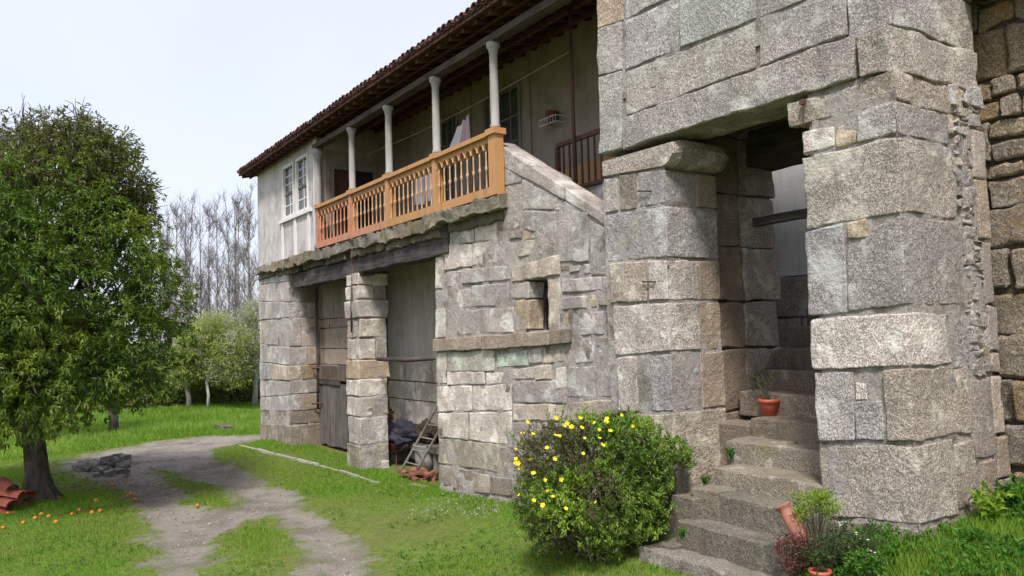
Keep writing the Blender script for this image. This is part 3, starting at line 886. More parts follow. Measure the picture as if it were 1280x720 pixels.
# strips of plain timber and the double window
wm = (wy0 + wy1) / 2
for y, wd in ((wy1 + .05, .16), (wm, .18), (wy0 - .05, .16)):
    MB().box((6.895, y - wd / 2, Z_FLOOR + .02), (6.928, y + wd / 2, wz0 - .11)).build("trim_board", M['white_paint'], upo)
MB().box((6.90, YR + .003, Z_FLOOR + .02), (6.927, YR + .22, zW)).build("corner_board", M['white_paint'], upo)
MB().box((6.86, wy0 - .28, wz0 - .10), (6.926, wy1 + .28, wz0 - .015)).build("window_sill", M['white_paint'], upo)
for a, b in ((wy1, wm + .09), (wm - .09, wy0)):
    wd_ = MB().box((6.90, b - .0, wz0), (6.98, b + .06, wz1)).box((6.90, a - .06, wz0), (6.98, a, wz1)).box((6.901, b + .06, wz1 - .07), (6.979, a - .06, wz1)).box((6.901, b + .06, wz0), (6.979, a - .06, wz0 + .06)).build("window", M['white_paint'], upo)
    zm = wz0 + (wz1 - wz0) * .47
    MB().box((6.955, b + .06, zm - .035), (6.985, a - .06, zm + .035)).build("meeting_rail", M['door_wood'], wd_)
    ym = (a + b) / 2
    for (za, zb) in ((wz0 + .06, zm - .035), (zm + .035, wz1 - .07)):
        nrow = 2 if za < zm else 3
        for r_ in range(nrow):
            z0 = za + (zb - za) * r_ / nrow
            z1 = za + (zb - za) * (r_ + 1) / nrow
            for y0, y1 in ((b + .06, ym), (ym, a - .06)):
                MB().box((6.985, y0 + .018, z0 + .018), (6.992, y1 - .018, z1 - .018)).build("pane", M['glass'], wd_)
    mb = MB().box((6.972, ym - .014, wz0 + .06), (6.986, ym + .014, wz1 - .07))
    for za, zb, nrow in ((wz0 + .06, zm - .035, 2), (zm + .035, wz1 - .07, 3)):
        for r_ in range(1, nrow):
            z = za + (zb - za) * r_ / nrow
            mb.box((6.973, b + .06, z - .014), (6.985, a - .06, z + .014))
    mb.build("glazing_bar", M['white_paint'], wd_)
MB().box((7.16, YR + .2, Z_FLOOR), (7.2, 23.9, zW)).build("dark_room_sheet", M['room_dark'], upo)  # added dark sheet; its colour stands in for the unlit room behind the window
# return wall of the room facing along the balcony, with its door
dx0, dx1, dz1 = 7.36, 8.46, 7.15
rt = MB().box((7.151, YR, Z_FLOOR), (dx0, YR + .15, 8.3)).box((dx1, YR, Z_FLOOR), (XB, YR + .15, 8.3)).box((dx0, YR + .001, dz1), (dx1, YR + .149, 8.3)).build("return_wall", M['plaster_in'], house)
dd = MB().box((dx0 - .13, YR - .03, Z_FLOOR), (dx0, YR + .02, dz1 + .13)).box((dx1, YR - .03, Z_FLOOR), (dx1 + .13, YR + .02, dz1 + .13)).box((dx0, YR - .029, dz1), (dx1, YR + .02, dz1 + .129)).build("door_frame", M['grey_wood'], house)
MB().box((dx0, YR + .04, Z_FLOOR), ((dx0 + dx1) / 2 - .02, YR + .08, dz1)).build("door_leaf", M['door_brown'], dd)
MB().box(((dx0 + dx1) / 2 + .02, YR + .05, Z_FLOOR), (dx1, YR + .09, dz1)).build("door_leaf", M['room_dark'], dd)

# ---- balcony back wall with two dark doors
d1 = (at_x(545, 150, XB)[1], at_x(573, 150, XB)[1])
d2 = (at_x(605, 150, XB)[1], at_x(652, 150, XB)[1])
zdoor = at_x(640, 103, XB)[2]
bb = MB()
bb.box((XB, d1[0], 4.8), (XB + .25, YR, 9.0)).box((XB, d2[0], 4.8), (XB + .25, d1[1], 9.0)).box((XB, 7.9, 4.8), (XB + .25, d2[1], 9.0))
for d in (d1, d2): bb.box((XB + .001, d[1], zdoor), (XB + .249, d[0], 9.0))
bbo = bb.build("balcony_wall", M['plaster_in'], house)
for d in (d1, d2):
    fr = MB().box((XB - .03, d[0] - .09, 5.0), (XB + .08, d[0], zdoor)).box((XB - .03, d[1], 5.0), (XB + .08, d[1] + .09, zdoor)).box((XB - .029, d[1] + .09, zdoor - .1), (XB + .079, d[0] - .09, zdoor)).build("door_frame", M['grey_wood'], bbo)
    y0, y1 = d[1] + .09, d[0] - .09
    MB().box((XB + .10, y0, 5.0), (XB + .14, y1, zdoor - .1)).build("door_leaf", M['room_dark'], fr)
    for c in range(3):
        for r_ in range(4):
            a = y0 + (y1 - y0) * c / 3 + .03; b = y0 + (y1 - y0) * (c + 1) / 3 - .03
            za = 5.75 + (zdoor - 5.9) * r_ / 4 + .025; zb = 5.75 + (zdoor - 5.9) * (r_ + 1) / 4 - .025
            MB().box((XB + .085, a, za), (XB + .098, b, zb)).build("pane", M['glass'], fr)
    mb = MB()
    for c in range(1, 3): y = y0 + (y1 - y0) * c / 3; mb.box((XB + .07, y - .018, 5.75), (XB + .099, y + .018, zdoor - .1))
    for r_ in range(0, 4): z = 5.75 + (zdoor - 5.9) * r_ / 4; mb.box((XB + .071, y0, z - .018), (XB + .097, y1, z + .018))
    mb.build("glazing_bar", M['grey_wood'], fr)
yo = at_x(683, 210, XB)[1]
MB().box((XB - .012, 8.2, Z_FLOOR), (XB - .002, yo, at_x(735, 203, XB)[2])).build("painted_dado", M['ochre_wall'], bbo)
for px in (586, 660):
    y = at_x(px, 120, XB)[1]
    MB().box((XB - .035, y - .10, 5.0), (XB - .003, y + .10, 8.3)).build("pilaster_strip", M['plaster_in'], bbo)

# ---- inner railing at the head of the stair
XR = 8.0
ra, rb = at_x(697, 200, XR)[1], at_x(760, 200, XR)[1]
zb_, zt_ = at_x(720, 235, XR)[2], at_x(720, 174, XR)[2]
rl = MB().box((XR - .03, rb, zt_ - .035), (XR + .03, ra, zt_ + .035)).build("stair_railing", M['iron'], house)
MB().box((XR - .028, rb, zb_ - .03), (XR + .028, ra, zb_ + .03)).build("bottom_rail", M['iron'], rl)
nb = 8
for k in range(nb):
    y = ra + (rb - ra) * (k + .05) / nb
    wd = .035 if k == 0 else .014
    MB().box((XR - wd, y - wd, zb_ - (.5 if k == 0 else 0)), (XR + wd, y + wd, zt_ - .036)).build("bar", M['iron'], rl)
block("stair_edge_stone", box8((XR + .02, rb - .2, 4.3), (XR + .4, ra + .1, zb_ - .035)), M['granite'], house, None, cell=.2, r=.04, amp=.02)
yp = at_x(716, 120, XR - .12)[1]
MB().tube([(XR - .12, yp, at_x(717, 244, XR - .12)[2] - .5), (XR - .12, yp + .01, 6.5), (XR - .12, yp, 8.1)], .032, 8).build("iron_post", M['iron'], house, True)

# ---- balustrade
XBAL = 6.88
pxs = [399, 440.5, 487, 547, 621]
ys = [at_x(p_, 230, XBAL)[1] for p_ in pxs]
Z0, ZR = Z_FLOOR, 6.12
bal = MB().box((XBAL - .075, ys[-1], Z0), (XBAL + .075, ys[0], Z0 + .15)).build("balustrade", M['ochre_paint'], house)
for i, y in enumerate(ys):
    m = M['orange_paint'] if i < 2 else M['ochre_paint']
    hw = .055 if i < 4 else .10
    if i == 0: hw = .045
    MB().box((XBAL - .085, y - hw, Z0 + .002), (XBAL + .085, y + hw, ZR - .07)).build("post", m, bal)
    MB().box((XBAL - .12, y - hw - .035, ZR - .068), (XBAL + .12, y + hw + .035, ZR + .03)).build("post_cap", M['ochre_paint'], bal)
nbal = [9, 9, 10, 9]
bmesh_ = {}
for i in range(4):
    y1, y0 = ys[i] - (.055), ys[i + 1] + (.055 if i < 3 else .10)
    mat = [M['orange_paint'], M['mid_paint'], M['ochre_paint'], M['ochre_paint']][i]
    MB().box((XBAL - .10, y0 - .0, ZR - .07), (XBAL + .10, y1, ZR + .005)).build("handrail", M['ochre_paint'], bal)
    if i < 2:
        MB().box((XBAL - .077, y0, Z0 + .001), (XBAL + .076, y1, Z0 + .152)).build("plinth", M['orange_paint'], bal)
    n = nbal[i]
    wj = (y1 - y0) / n
    zsp, ztop = Z0 + .79, ZR - .07
    mb = MB()
    for k in range(n):
        ca, hw = y0 + wj * (k + .5), wj * .5 - .016
        arc = []
        for t in range(9):
            a = math.pi * t / 8
            arc.append((ca - hw * math.cos(a), zsp + (hw * 1.25) * math.sin(a)))
        pts = [(ca - wj / 2, zsp)] + arc + [(ca + wj / 2, zsp)]
        top = [(p_[0], ztop) for p_ in pts]
        L = len(pts)
        for x in (XBAL - .035, XBAL + .035):
            b = len(mb.v)
            mb.v += [(x, *p_) for p_ in pts] + [(x, *p_) for p_ in top]
            for j in range(L - 1):
                q = (b + j, b + j + 1, b + L + j + 1, b + L + j)
                mb.f.append(q if x > XBAL else q[::-1])
        b2 = len(mb.v) - 4 * L
        for j in range(L - 1):
            mb.f.append((b2 + j, b2 + j + 1, b2 + 2 * L + j + 1, b2 + 2 * L + j))
    mb.build("arcade_panel", mat, bal)
    # raised mouldings round each arch
    mb = MB()
    for k in range(n):
        ca, hw = y0 + wj * (k + .5), wj * .5 - .006
        pts = [(XBAL - .045, ca - hw * math.cos(math.pi * t / 8), zsp - .0 + hw * 1.25 * math.sin(math.pi * t / 8)) for t in range(9)]
        mb.tube(pts, .012, 4)
    mb.build("arch_moulding", M['baluster_paint'], bal)
    key = i < 1
    prof = [(.019, 0), (.019, .05), (.014, .07), (.014, .30), (.027, .325), (.027, .365), (.014, .39), (.014, .56), (.017, .64)]
    for k in range(n + 1):
        y = y0 + wj * k
        if k in (0, n): y += .012 if k == 0 else -.012
        m = M['orange_paint'] if i == 0 else M['baluster_paint']
        if m.name not in bmesh_:
            o = MB().lathe(prof, (XBAL, y, Z0 + .15), 8).build("baluster", m, bal, True, (XBAL, y, Z0 + .15))
            bmesh_[m.name] = o
        else:
            o = copy_obj(bmesh_[m.name], bal, (XBAL, y, Z0 + .15))

# ---- columns and wall plate
ZP = 7.58
CR = .86
prof = [(.10, 0), (.10, .06), (.082, .08), (.086, .5), (.078, 1.22), (.082, 1.26), (.092, 1.27), (.092, 1.30), (.10, 1.33), (.13, 1.36), (.135, 1.43)]
sc_ = (ZP - ZR - .03) / 1.43
c0 = None
for i, px in enumerate((441, 487.5, 547.5, 621)):
    y = ys[i + 1]
    if c0 is None: c0 = MB().lathe([(r * CR, z * sc_) for r, z in prof], (XBAL, y, ZR + .03), 14).build("column", M['column_stone'], house, True, (XBAL, y, ZR + .03))
    else: copy_obj(c0, house, (XBAL, y, ZR + .03))
MB().lathe([(r * 1.1, z * (ZP - Z_FLOOR) / 1.43) for r, z in prof], (XBAL + .02, YR - .12, Z_FLOOR), 14).build("engaged_column", M['column_stone'], house, True)
MB().box((XBAL - .09, 7.9, ZP), (XBAL + .11, 18.88, ZP + .12)).build("wall_plate", M['plate_wood'], house)

# ---- roof
XE, ZE, SL = 6.46, 7.99, 0.23
zroof = lambda x: ZE + (x - XE) * SL
YT0, YT1 = 24.55, 7.2
rf = MB()
Vb = [(XE + .02, YT1, zroof(XE) - .07), (12.5, YT1, zroof(12.5) - .07), (12.5, YT0, zroof(12.5) - .07), (XE + .02, YT0, zroof(XE) - .07)]
Vt = [(a, b, c + .03) for a, b, c in Vb]
roof = rf.add(Vb + Vt, [(0, 3, 2, 1), (4, 5, 6, 7), (0, 1, 5, 4), (1, 2, 6, 5), (2, 3, 7, 6), (3, 0, 4, 7)]).build("roof", M['roof_wood'], house)
nr_ = int((YT0 - YT1) / .42)
r0 = None
for k in range(nr_):
    y = YT0 - .12 - k * .42
    if r0 is None:
        mb = MB()
        xa, xb = XE + .10, 9.0
        mb.add([(xa, y - .04, zroof(xa) - .17), (xb, y - .04, zroof(xb) - .17), (xb, y + .04, zroof(xb) - .17), (xa, y + .04, zroof(xa) - .17),
                (xa, y - .04, zroof(xa) - .072), (xb, y - .04, zroof(xb) - .072), (xb, y + .04, zroof(xb) - .072), (xa, y + .04, zroof(xa) - .072)],
               [(0, 3, 2, 1), (4, 5, 6, 7), (0, 1, 5, 4), (1, 2, 6, 5), (2, 3, 7, 6), (3, 0, 4, 7)])
        r0 = mb.build("rafter", M['roof_wood'], roof, False, (7.7, y, 8.0))
    else: o = copy_obj(r0, roof, (7.7, y, 8.0)); g_c = RG.uniform(.7, 1.2); o.color = (g_c, g_c, g_c, 1)
for x in (6.62, 6.80):
    MB().box((x, YT1, zroof(x) - .20 if x > 6.7 else zroof(x) - .105), (x + .05, YT0, zroof(x) - .173 if x > 6.7 else zroof(x) - .073)).build("batten", M['roof_wood'], roof)
for x in (7.35, 7.9, 8.5):
    MB().box((x, YT1, zroof(x) - .25), (x + .08, YR - .02, zroof(x) - .172)).build("purlin", M['roof_wood'], roof)
MB().box((XE + .03, YT1, ZE - .05), (XE + .055, YT0, ZE + .005)).build("eave_board", M['roof_wood'], roof)
# barrel tiles: covers and channels in the eave course, the courses above joined
def tile_mesh(up, length=.46, r0=.088, r1=.072, th=.014, lift=0.0):
    V, F = [], []
    N = 7
    for (rr) in (0, th):
        for j, (x, r) in enumerate(((0, r0), (length, r1))):
            for k in range(N + 1):
                a = math.pi * k / N
                V.append((x, -(r - rr) * math.cos(a), (1 if up else -1) * (r - rr) * math.sin(a) * .9 + x * SL + lift))
    n = N + 1
    for k in range(N):
        q = (k, k + 1, n + k + 1, n + k); F.append(q if up else q[::-1])
        q = (2 * n + k, 3 * n + k, 3 * n + k + 1, 2 * n + k + 1); F.append(q if up else q[::-1])
        q = (k, 2 * n + k, 2 * n + k + 1, k + 1); F.append(q if up else q[::-1])
    return V, F
PT = .196
nt0 = int((YT0 - 8.3) / PT)
tc_, tg_ = None, None
stuff = MB()
for k in range(nt0):
    y = YT0 - .03 - k * PT
    dx, dz = RG.uniform(-.02, .015), RG.uniform(-.008, .012)
    wl = (XE - .03 + dx, y + RG.uniform(-.006, .006), ZE + .035 + dz)
    wg = (XE - .01 + RG.uniform(-.02, .02), y - PT / 2, ZE + .065)
    if tc_ is None:
        V_, F_ = tile_mesh(True); tc_ = MB().add(np.array(V_) + wl, F_).build("tile", M['clay_tile'], roof, True, wl)
        V_, F_ = tile_mesh(False); tg_ = MB().add(np.array(V_) + wg, F_).build("channel_tile", M['clay_tile'], roof, True, wg)
        continue
    for src, wpos in ((tc_, wl), (tg_, wg)):
        o = copy_obj(src, roof, wpos)
        g_c = RG.uniform(.75, 1.3); o.color = (g_c, g_c * RG.uniform(.9, 1.0), g_c * .95, 1)
for row in range(1, 8):
    for k in range(nt0):
        y = YT0 - .03 - k * PT
        x = XE - .03 + row * .38 + RG.uniform(-.02, .02)
        V_, F_ = tile_mesh(True)
        stuff.add(np.array(V_) + (x, y + RG.uniform(-.008, .008), zroof(x) + .055 + RG.uniform(0, .012)), F_)
tag(stuff.build("tile_courses", M['clay_tile'], roof, True), kind="stuff")
V_ = [(9.4, YT1, zroof(9.4) + .06), (13, YT1, zroof(13) + .06), (13, YT0, zroof(13) + .06), (9.4, YT0, zroof(9.4) + .06)]
MB().add(V_, [(0, 1, 2, 3)]).build("upper_roof", M['clay_tile'], roof)

# ================================================================ PORCH
XP = 6.70
YC = 3.76                 # outer corner of the near pier
YL = 6.63                 # reveal of the far pier
porch = thing("stone_porch", "tall porch of huge granite blocks with a doorway under a stone lintel", "porch", (7.4, 5.5, 0.6))
GN, GW = M['granite_near'], M['granite_warm']
def pz(px, py, X=XP): return at_x(px, py, X)[2]
def py_(px, py, X=XP): return at_x(px, py, X)[1]

# far pier
pf = MB().box((XP + .035, YL + .035, -.2), (7.55, 7.75, pz(800, 205))).build("pier", M['mortar'], porch)
y_l = lambda yy: at_x(757 + (yy - 200) * .036, yy, XP)[1]
for (yl0, yl1, yr0, yr1, cuts, tints) in (
    (222, 268, 209, 254, [(758, 774), (777, 797), (801, None)], [None, DARK, GREY]),
    (268.5, 328, 255, 322, [(759, None)], [GREY]),
    (329, 381, 323, 376, [(761, 806), (808, None)], [WARM, PALE]),
    (382, 446, 377, 440, [(764, None)], [PALE]),
    (447, 515, 441, 515, [(766, 790), (806, None)], [PALE, GREY]),
    (516, 572, 516, 606, [(780, None)], [(1, .95, .8)])):
    for (ca, cb), t in zip(cuts, tints):
        f = lambda px, a, b: a + (b - a) * (px - 757) / (836 - 757)
        z1a = pz(ca, f(ca, yl0, yr0)) - .01; z0a = pz(ca, f(ca, yl1, yr1)) + .01
        ya = py_(ca, 300)
        if cb is None:
            yb = YL + RG.uniform(-.012, .012)
            z1b, z0b = pz(837, yr0) - .01, pz(837, yr1) + .01
            if yr1 > 600: z0b = z0a = .75
        else:
            yb = py_(cb, 300)
            z1b, z0b = pz(cb, f(cb, yl0, yr0)) - .01, pz(cb, f(cb, yl1, yr1)) + .01
        if cb is None and len(cuts) > 1 or yl0 == 382:
            xm = XP + RG.uniform(.4, .55)
            block("stone", quad8((ya, z1a), (yb, z1b), (yb, z0b), (ya, z0a), XP + RG.uniform(-.012, .012), xm), GN, pf, t, cell=.075, r=.035, amp=.02)
            block("stone", box8((xm + .012, YL + RG.uniform(-.01, .02), z0b), (7.6, YL + .5, z1b)), GW, pf, WARM, cell=.09, r=.035, amp=.018)
        else:
            block("stone", quad8((ya, z1a), (yb, z1b), (yb, z0b), (ya, z0a), XP + RG.uniform(-.012, .012), 7.6 if cb is None else XP + .3), GN, pf, t, cell=.075, r=.035, amp=.02)
block("stone", box8((XP - .02, YL + .02, .3), (7.6, 7.7, .92)), GN, pf, DARK, cell=.12, r=.04, amp=.025)
# corbel with the rounded nose
ztop, zbot = pz(845, 171), pz(832, 209)
ytip, ybk = YL - .21, 7.76
prof = [(ybk, pz(756, 198) - .01), (ytip + .05, ztop - .01)]
for t in range(1, 9):
    a = math.pi / 2 * t / 8
    prof.append((YL - .0 - .21 * math.cos(a * 1.0) ** .8 if t < 8 else YL, ztop - .05 - (ztop - .05 - zbot) * math.sin(a)))
prof += [(ybk, pz(758, 223) + .01)]
V_, F_, n = [], [], len(prof)
nx = 8
for j in range(nx + 1):
    x = XP - .004 + (7.66 - XP + .004) * j / nx
    ins = .03 if j in (0, nx) else 0
    cy, cz_ = np.mean([q[0] for q in prof]), np.mean([q[1] for q in prof])
    for q in prof: V_.append((x, q[0] + (ins if q[0] < cy else -ins), q[1] + (ins if q[1] < cz_ else -ins)))
for j in range(nx):
    for k in range(n): F_.append((j * n + k, j * n + (k + 1) % n, (j + 1) * n + (k + 1) % n, (j + 1) * n + k))
Vn = np.array(V_); Vn = Vn + vnoise3(Vn, 5, 77) * .012
mb = MB().add(Vn, F_); mb.f.append(tuple(range(n - 1, -1, -1))); mb.f.append(tuple(nx * n + k for k in range(n)))
o = mb.build("corbel", GN, porch, False); o.color = (1.0, .96, .88, 1)

mortar_sheet(pf, M['mortar'], 'x', XP, YL + .005, 7.75, .4, ztop - .3, .013, .022, sd=221)
mortar_sheet(pf, M['mortar'], 'y', YL, XP + .005, 7.58, .95, zbot - .05, .012, .020, sd=222)
# lintel and the courses above it
zl_top = 7.75
ua = MB().box((XP + .045, YC + .045, pz(1123, 84) + .05), (XP + .6, 7.72, zl_top)).box((XP + .601, YC + .045, pz(1123, 84) + .05), (8.25, YC + .6, zl_top)).build("upper_wall", M['mortar'], porch)
def up_stone(s, depth, tint=None, name="stone", gap=.006, **kw):
    return pstone(ua, XP, depth, s, GN, tint, gap=gap, name=name, cell=.08, r=.03, amp=.018, **kw)
pstone(porch, XP - .01, .62, (778, 147, 186.5, 1069, 41, 97), GN, (1.02, 1.02, 1.0), gap=.005, name="lintel", cell=.075, r=.035, amp=.022)
up_stone((748, 97, 194, 777, 88, 186), .5, (.98, 1.02, 1.0))
up_stone((747, 37, 96, 777.5, 27, 87), .5)
up_stone((782, 90, 145, 943, 27, 84), .5, (1.0, 1.0, .97))
up_stone((948, 23, 82, 1056, -13, 43), .5)
up_stone((781, 26, 88, 847, -4, 61), .5, GREY)
up_stone((849, -5, 60, 945, -46, 24), .5, (.97, 1.06, 1.03))
up_stone((745, -20, 36, 779, -35, 25), .5, OCH)
up_stone((781, -36, 24, 845, -64, -6), .5)
up_stone((847, -66, -7, 945, -110, -47), .5)
up_stone((948, -112, -48, 1060, -165, -16), .5)
up_stone((948, -47, 21, 1060, -85, -16), .5)
# big corner stones, running back along the side
zc0, zc1 = pz(1123, 84), pz(1123, 26)
ycn = py_(1074, 60)
block("stone", quad8((ycn, pz(1074, 46)), (YC, zc1), (YC, zc0), (ycn, pz(1074, 97)), XP - .035, 8.22), GN, ua, (1.0, .97, .90), cell=.08, r=.04, amp=.03)
zq = zc1 + .01
yq = py_(1060, 20)
block("stone", quad8((yq, zq + .52), (YC, zq + .52), (YC, zq), (yq, zq - .04), XP, 7.55), GN, ua, None, cell=.09, r=.035, amp=.022)
block("stone", box8((7.57, YC + .01, zq), (8.22, YC + .5, zq + .5)), GN, ua, (.9, .87, .8), cell=.1, r=.035, amp=.02)
block("stone", box8((XP, YC, zq + .54), (7.4, yq, zq + 1.0)), GN, ua, OCH, cell=.12, r=.035, amp=.022)
block("stone", box8((7.42, YC, zq + .52), (8.22, YC + .5, zq + 1.0)), GN, ua, None, cell=.12, r=.035, amp=.022)
MB().box((XP + .61, 4.4, 7.0), (8.5, 7.7, 7.2)).build("porch_ceiling", M['beam_wood'], porch)

# near pier
pn = MB().box((XP + .035, YC + .035, 0.2), (8.22, 4.66, zc0 + .02)).build("pier", M['mortar'], porch)
XSD = 7.70       # dressed stones end here, rubble beyond
def nstone(s, x1, tint=None, **kw):
    """s: left px ytop ybot, right px ytop ybot (right None -> the corner)"""
    xl, a, b, xr, c, d = s
    yl = py_(xl, (a + b) / 2)
    yr = YC if xr is None else py_(xr, (c + d) / 2)
    xr_ = 1133 if xr is None else xr
    q = quad8((yl, pz(xl, a) - .008), (yr, pz(xr_, c) - .008), (yr, pz(xr_, d) + .008), (yl, pz(xl, b) + .008), XP + RG.uniform(-.015, .01), x1)
    k = dict(cell=.075, r=.035, amp=.024); k.update(kw)
    return block("stone", q, GN, pn, tint, **k)
def sstone(xa, xb, ya, yb, tint=None, mat=None, parent=None, name="stone", **kw):
    """stone of the side face: X range, y pixels of top/bottom measured at its middle"""
    xm = (xa + xb) / 2
    d = None
    # pixel column of (xm, YC)
    p = np.array([xm, YC, 3.0]) - CAM
    pxm = 640 + FPX * (p @ RT) / (p @ FWD)
    z1, z0 = at_y(pxm, ya, YC)[2] - .008, at_y(pxm, yb, YC)[2] + .008
    k = dict(cell=.085, r=.035, amp=.024); k.update(kw)
    jit = k.pop('jit', 0)
    B8 = np.array(box8((xa + .008, YC + RG.uniform(-.012, .012), z0), (xb - .008, YC + .35, z1)), float)
    if jit: B8 = B8 + np.array([RG.uniform(-jit, jit) for _ in range(24)]).reshape(B8.shape)
    return block(name, B8, mat or GN, parent or pn, tint, **k)
nstone((983, 131, 161, None, 82, 122), XSD + .2, WARM, amp=.04)
nstone((1004, 163, 195, 1042, 156, 184), XP + .4, PALE)
nstone((1044, 155, 186, 1070, 148, 178), XP + .38, OCH, amp=.035)
nstone((1071, 140, 178, None, 122, 166), XSD - .1, None)
nstone((1006, 196.5, 287, None, 167, 266), XSD - .05, (1.0, .97, .9))
nstone((1009, 289, 396, 1056, 277, 391), XP + .4, GREY)
nstone((1058, 300, 392, None, 268, 383), XSD, None)
nstone((1058, 276, 299, 1083, 270, 296), XP + .3, OCH, r=.03)
nstone((1014, 399, 462, None, 390, 459), XSD - .3, PALE)
nstone((1020, 465, 552, 1066, 463, 551), XP + .4, None)
nstone((1069, 478, 500, 1082, 478, 500), XP + .3, PALE, r=.02)
nstone((1069, 502, 551, 1104, 501, 552), XP + .3, GREY)
nstone((1107, 462, 552, None, 461, 553), XSD - .02, WARM)
nstone((1024, 554, 646, None, 556, 655), XSD - .35, (.99, .95, .86))
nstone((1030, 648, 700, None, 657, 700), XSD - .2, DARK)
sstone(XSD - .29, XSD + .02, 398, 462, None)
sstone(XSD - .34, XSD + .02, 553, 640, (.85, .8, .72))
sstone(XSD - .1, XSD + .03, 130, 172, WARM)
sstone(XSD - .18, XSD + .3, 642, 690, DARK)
# small rubble packed beside the dressed corner
rbm = []
for lo, hi, cols in ((116, 162, (XSD + .0, 7.86, 8.02, 8.22)), (160, 300, (XSD - .02, 7.80, 7.93, 8.02)), (300, 395, (XSD + .03, 7.86, 7.97, 8.08)), (395, 470, (XSD + .05, 7.88, 8.0, 8.12))):
    for xa, xb in zip(cols[:-1], cols[1:]):
        y = lo - RG.uniform(0, 8)
        while y < hi - 4:
            h = RG.choice([6, 8, 11, 15, 20, 28])
            rbm.append((xa - RG.uniform(0, .03), xb + RG.uniform(0, .03), y, min(y + h, hi)))
            y += h
for q in rbm:
    sstone(*q, tint=RG.choice([None, WARM, GREY, GREY, (.86, .83, .77), None]), mat=GN, name="rubble_stone", cell=.05, r=.035, amp=.026, jit=.028)
for q, t in (((8.03, 8.26, 165, 225), None), ((8.03, 8.27, 226, 300), WARM), ((8.09, 8.29, 302, 380), None), ((8.09, 8.30, 382, 440), GREY), ((8.13, 8.31, 441, 466), PALE),
             ((8.14, 8.36, 468, 545), PALE), ((7.75, 8.12, 472, 575), COOL), ((8.14, 8.38, 547, 600), WARM), ((7.76, 8.12, 578, 640), WARM), ((8.13, 8.40, 602, 640), None)):
    sstone(*q, tint=t, mat=GW, cell=.07)
mortar_sheet(pn, M['mortar'], 'x', XP, YC + .005, 4.62, .3, zc0 - .05, .013, .022, keep=lambda x, y, z: y < 4.62 - .0 * z, sd=231)
mortar_sheet(pn, M['mortar'], 'y', YC, XP + .005, 8.05, .5, zc0 - .16, .014, .024, sd=232)
mortar_sheet(ua, M['mortar'], 'x', XP, YC + .10, 7.7, pz(800, 190) + .75, 7.7, .020, .016, sd=233)
# iron fittings
for (px, py, l) in ((800, 239, .11), (806, 352, .11)):
    a = at_x(px, py, XP); b = at_x(px + 14, py, XP)
    MB().tube([a + [.03, 0, 0], a + [-.035, 0, 0], b + [-.035, 0, 0], b + [.03, 0, 0]], .010, 6).build("iron_cramp", M['iron'], porch, True)
a = at_x(1003, 128, XP - .04)
MB().tube([a + [.05, 0, 0], a, a + [0, 0, -.20], a + [.02, .01, -.25]], .009, 6).box(a + [-.012, -.03, -.02], a + [.02, .03, .03]).build("iron_hook", M['iron'], porch)

# inner wall of the passage
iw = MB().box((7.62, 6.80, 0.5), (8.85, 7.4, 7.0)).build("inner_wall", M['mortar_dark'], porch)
zs = [.6, 1.25, 1.75, 2.55, 3.15, 3.85, 4.55, 5.3, 6.2, 6.95]
for i in range(len(zs) - 1):
    c = RG.uniform(-.05, .06)
    for xa, xb, mt in ((7.62, 8.2 + c, GW), (8.21 + c, 8.9 + RG.uniform(-.07, .03), GN)):
        block("stone", box8((xa, 6.74 + RG.uniform(-.03, .03), zs[i] + .01), (xb, 7.2, zs[i + 1] - .01)), mt, iw, (.75, .69, .6) if mt is GW else (.9, .86, .8), cell=.12, r=.05, amp=.03)
p0, p1 = at_x(944, 284, 8.25), at_x(1012, 267, 8.25)
block("door_bar", box8((8.2, p1[1], p1[2] - .05), (8.32, p0[1], p1[2] + .06)), M['beam_wood'], porch, cell=.2, r=.02, amp=.012)
zi = at_x(985, 204, 8.7)[2]
block("inner_lintel", box8((8.35, 4.4, zi), (8.95, 6.9, zi + .45)), M['beam_wood'], porch, cell=.2, r=.03, amp=.02)
block("inner_lintel", box8((8.36, 4.4, zi + .46), (8.94, 6.9, 7.2)), GW, porch, (.7, .65, .55), cell=.25, r=.03, amp=.02)
# yard wall seen through the doorway, open to the sky
yw = thing("yard_wall", "whitewashed stone wall lit by daylight behind the porch doorway", "wall", (10.1, 7.0, 1.0))
core = MB().box((10.05, 4.0, .6), (10.4, 9.6, 6.0)).build("core", M['mortar'], yw)
zpl = at_x(990, 345, 10.0)[2]
block("plaster_coat", box8((10.0, 4.0, zpl), (10.10, 9.6, 6.0)), M['plaster_white'], yw, cell=.2, r=.01, amp=.006)
z = zpl
for i in range(5):
    h = [.62, .95, .7, .7, .6][i]
    y = 9.6
    while y > 4.2:
        wd = RG.uniform(.9, 1.5)
        block("stone", box8((9.985, y - wd + .01, z - h + .01), (10.2, y - .01, z - .01)), GN, yw, (1, .97, .93), cell=.15, r=.03, amp=.02)
        y -= wd
    z -= h

# ================================================================ STAIRS
st = thing("stone_staircase", "worn granite steps climbing from the grass into the porch doorway", "steps", (6.6, 6.0, 0.3))
def step(xf, ya, yb, z1, z0, depth=.75, tint=None, cuts=()):
    e = [ya] + list(cuts) + [yb]
    for k in range(len(e) - 1):
        dz = RG.uniform(-.012, .012)
        block("step", box8((xf + RG.uniform(-.015, .015), e[k + 1] + .006, z0), (xf + depth, e[k] - .006, z1 + dz)), M['granite_step'], st, tint, cell=.09, r=.05, amp=.020)
Y = lambda px, X: at_x(px, 600, X)[1]
step(5.85, Y(793, 5.85), 4.25, .50, .0, .8, (.95, .93, .9))
step(6.15, Y(843, 6.15), 4.6, .78, .3, .8, (.72, .70, .66))
step(6.45, Y(862, 6.45), 4.62, 1.04, .6, .8, (.80, .78, .72), )
step(6.72, Y(895, 6.72), 4.70, 1.265, .9, .8, (1.0, .95, .82), )
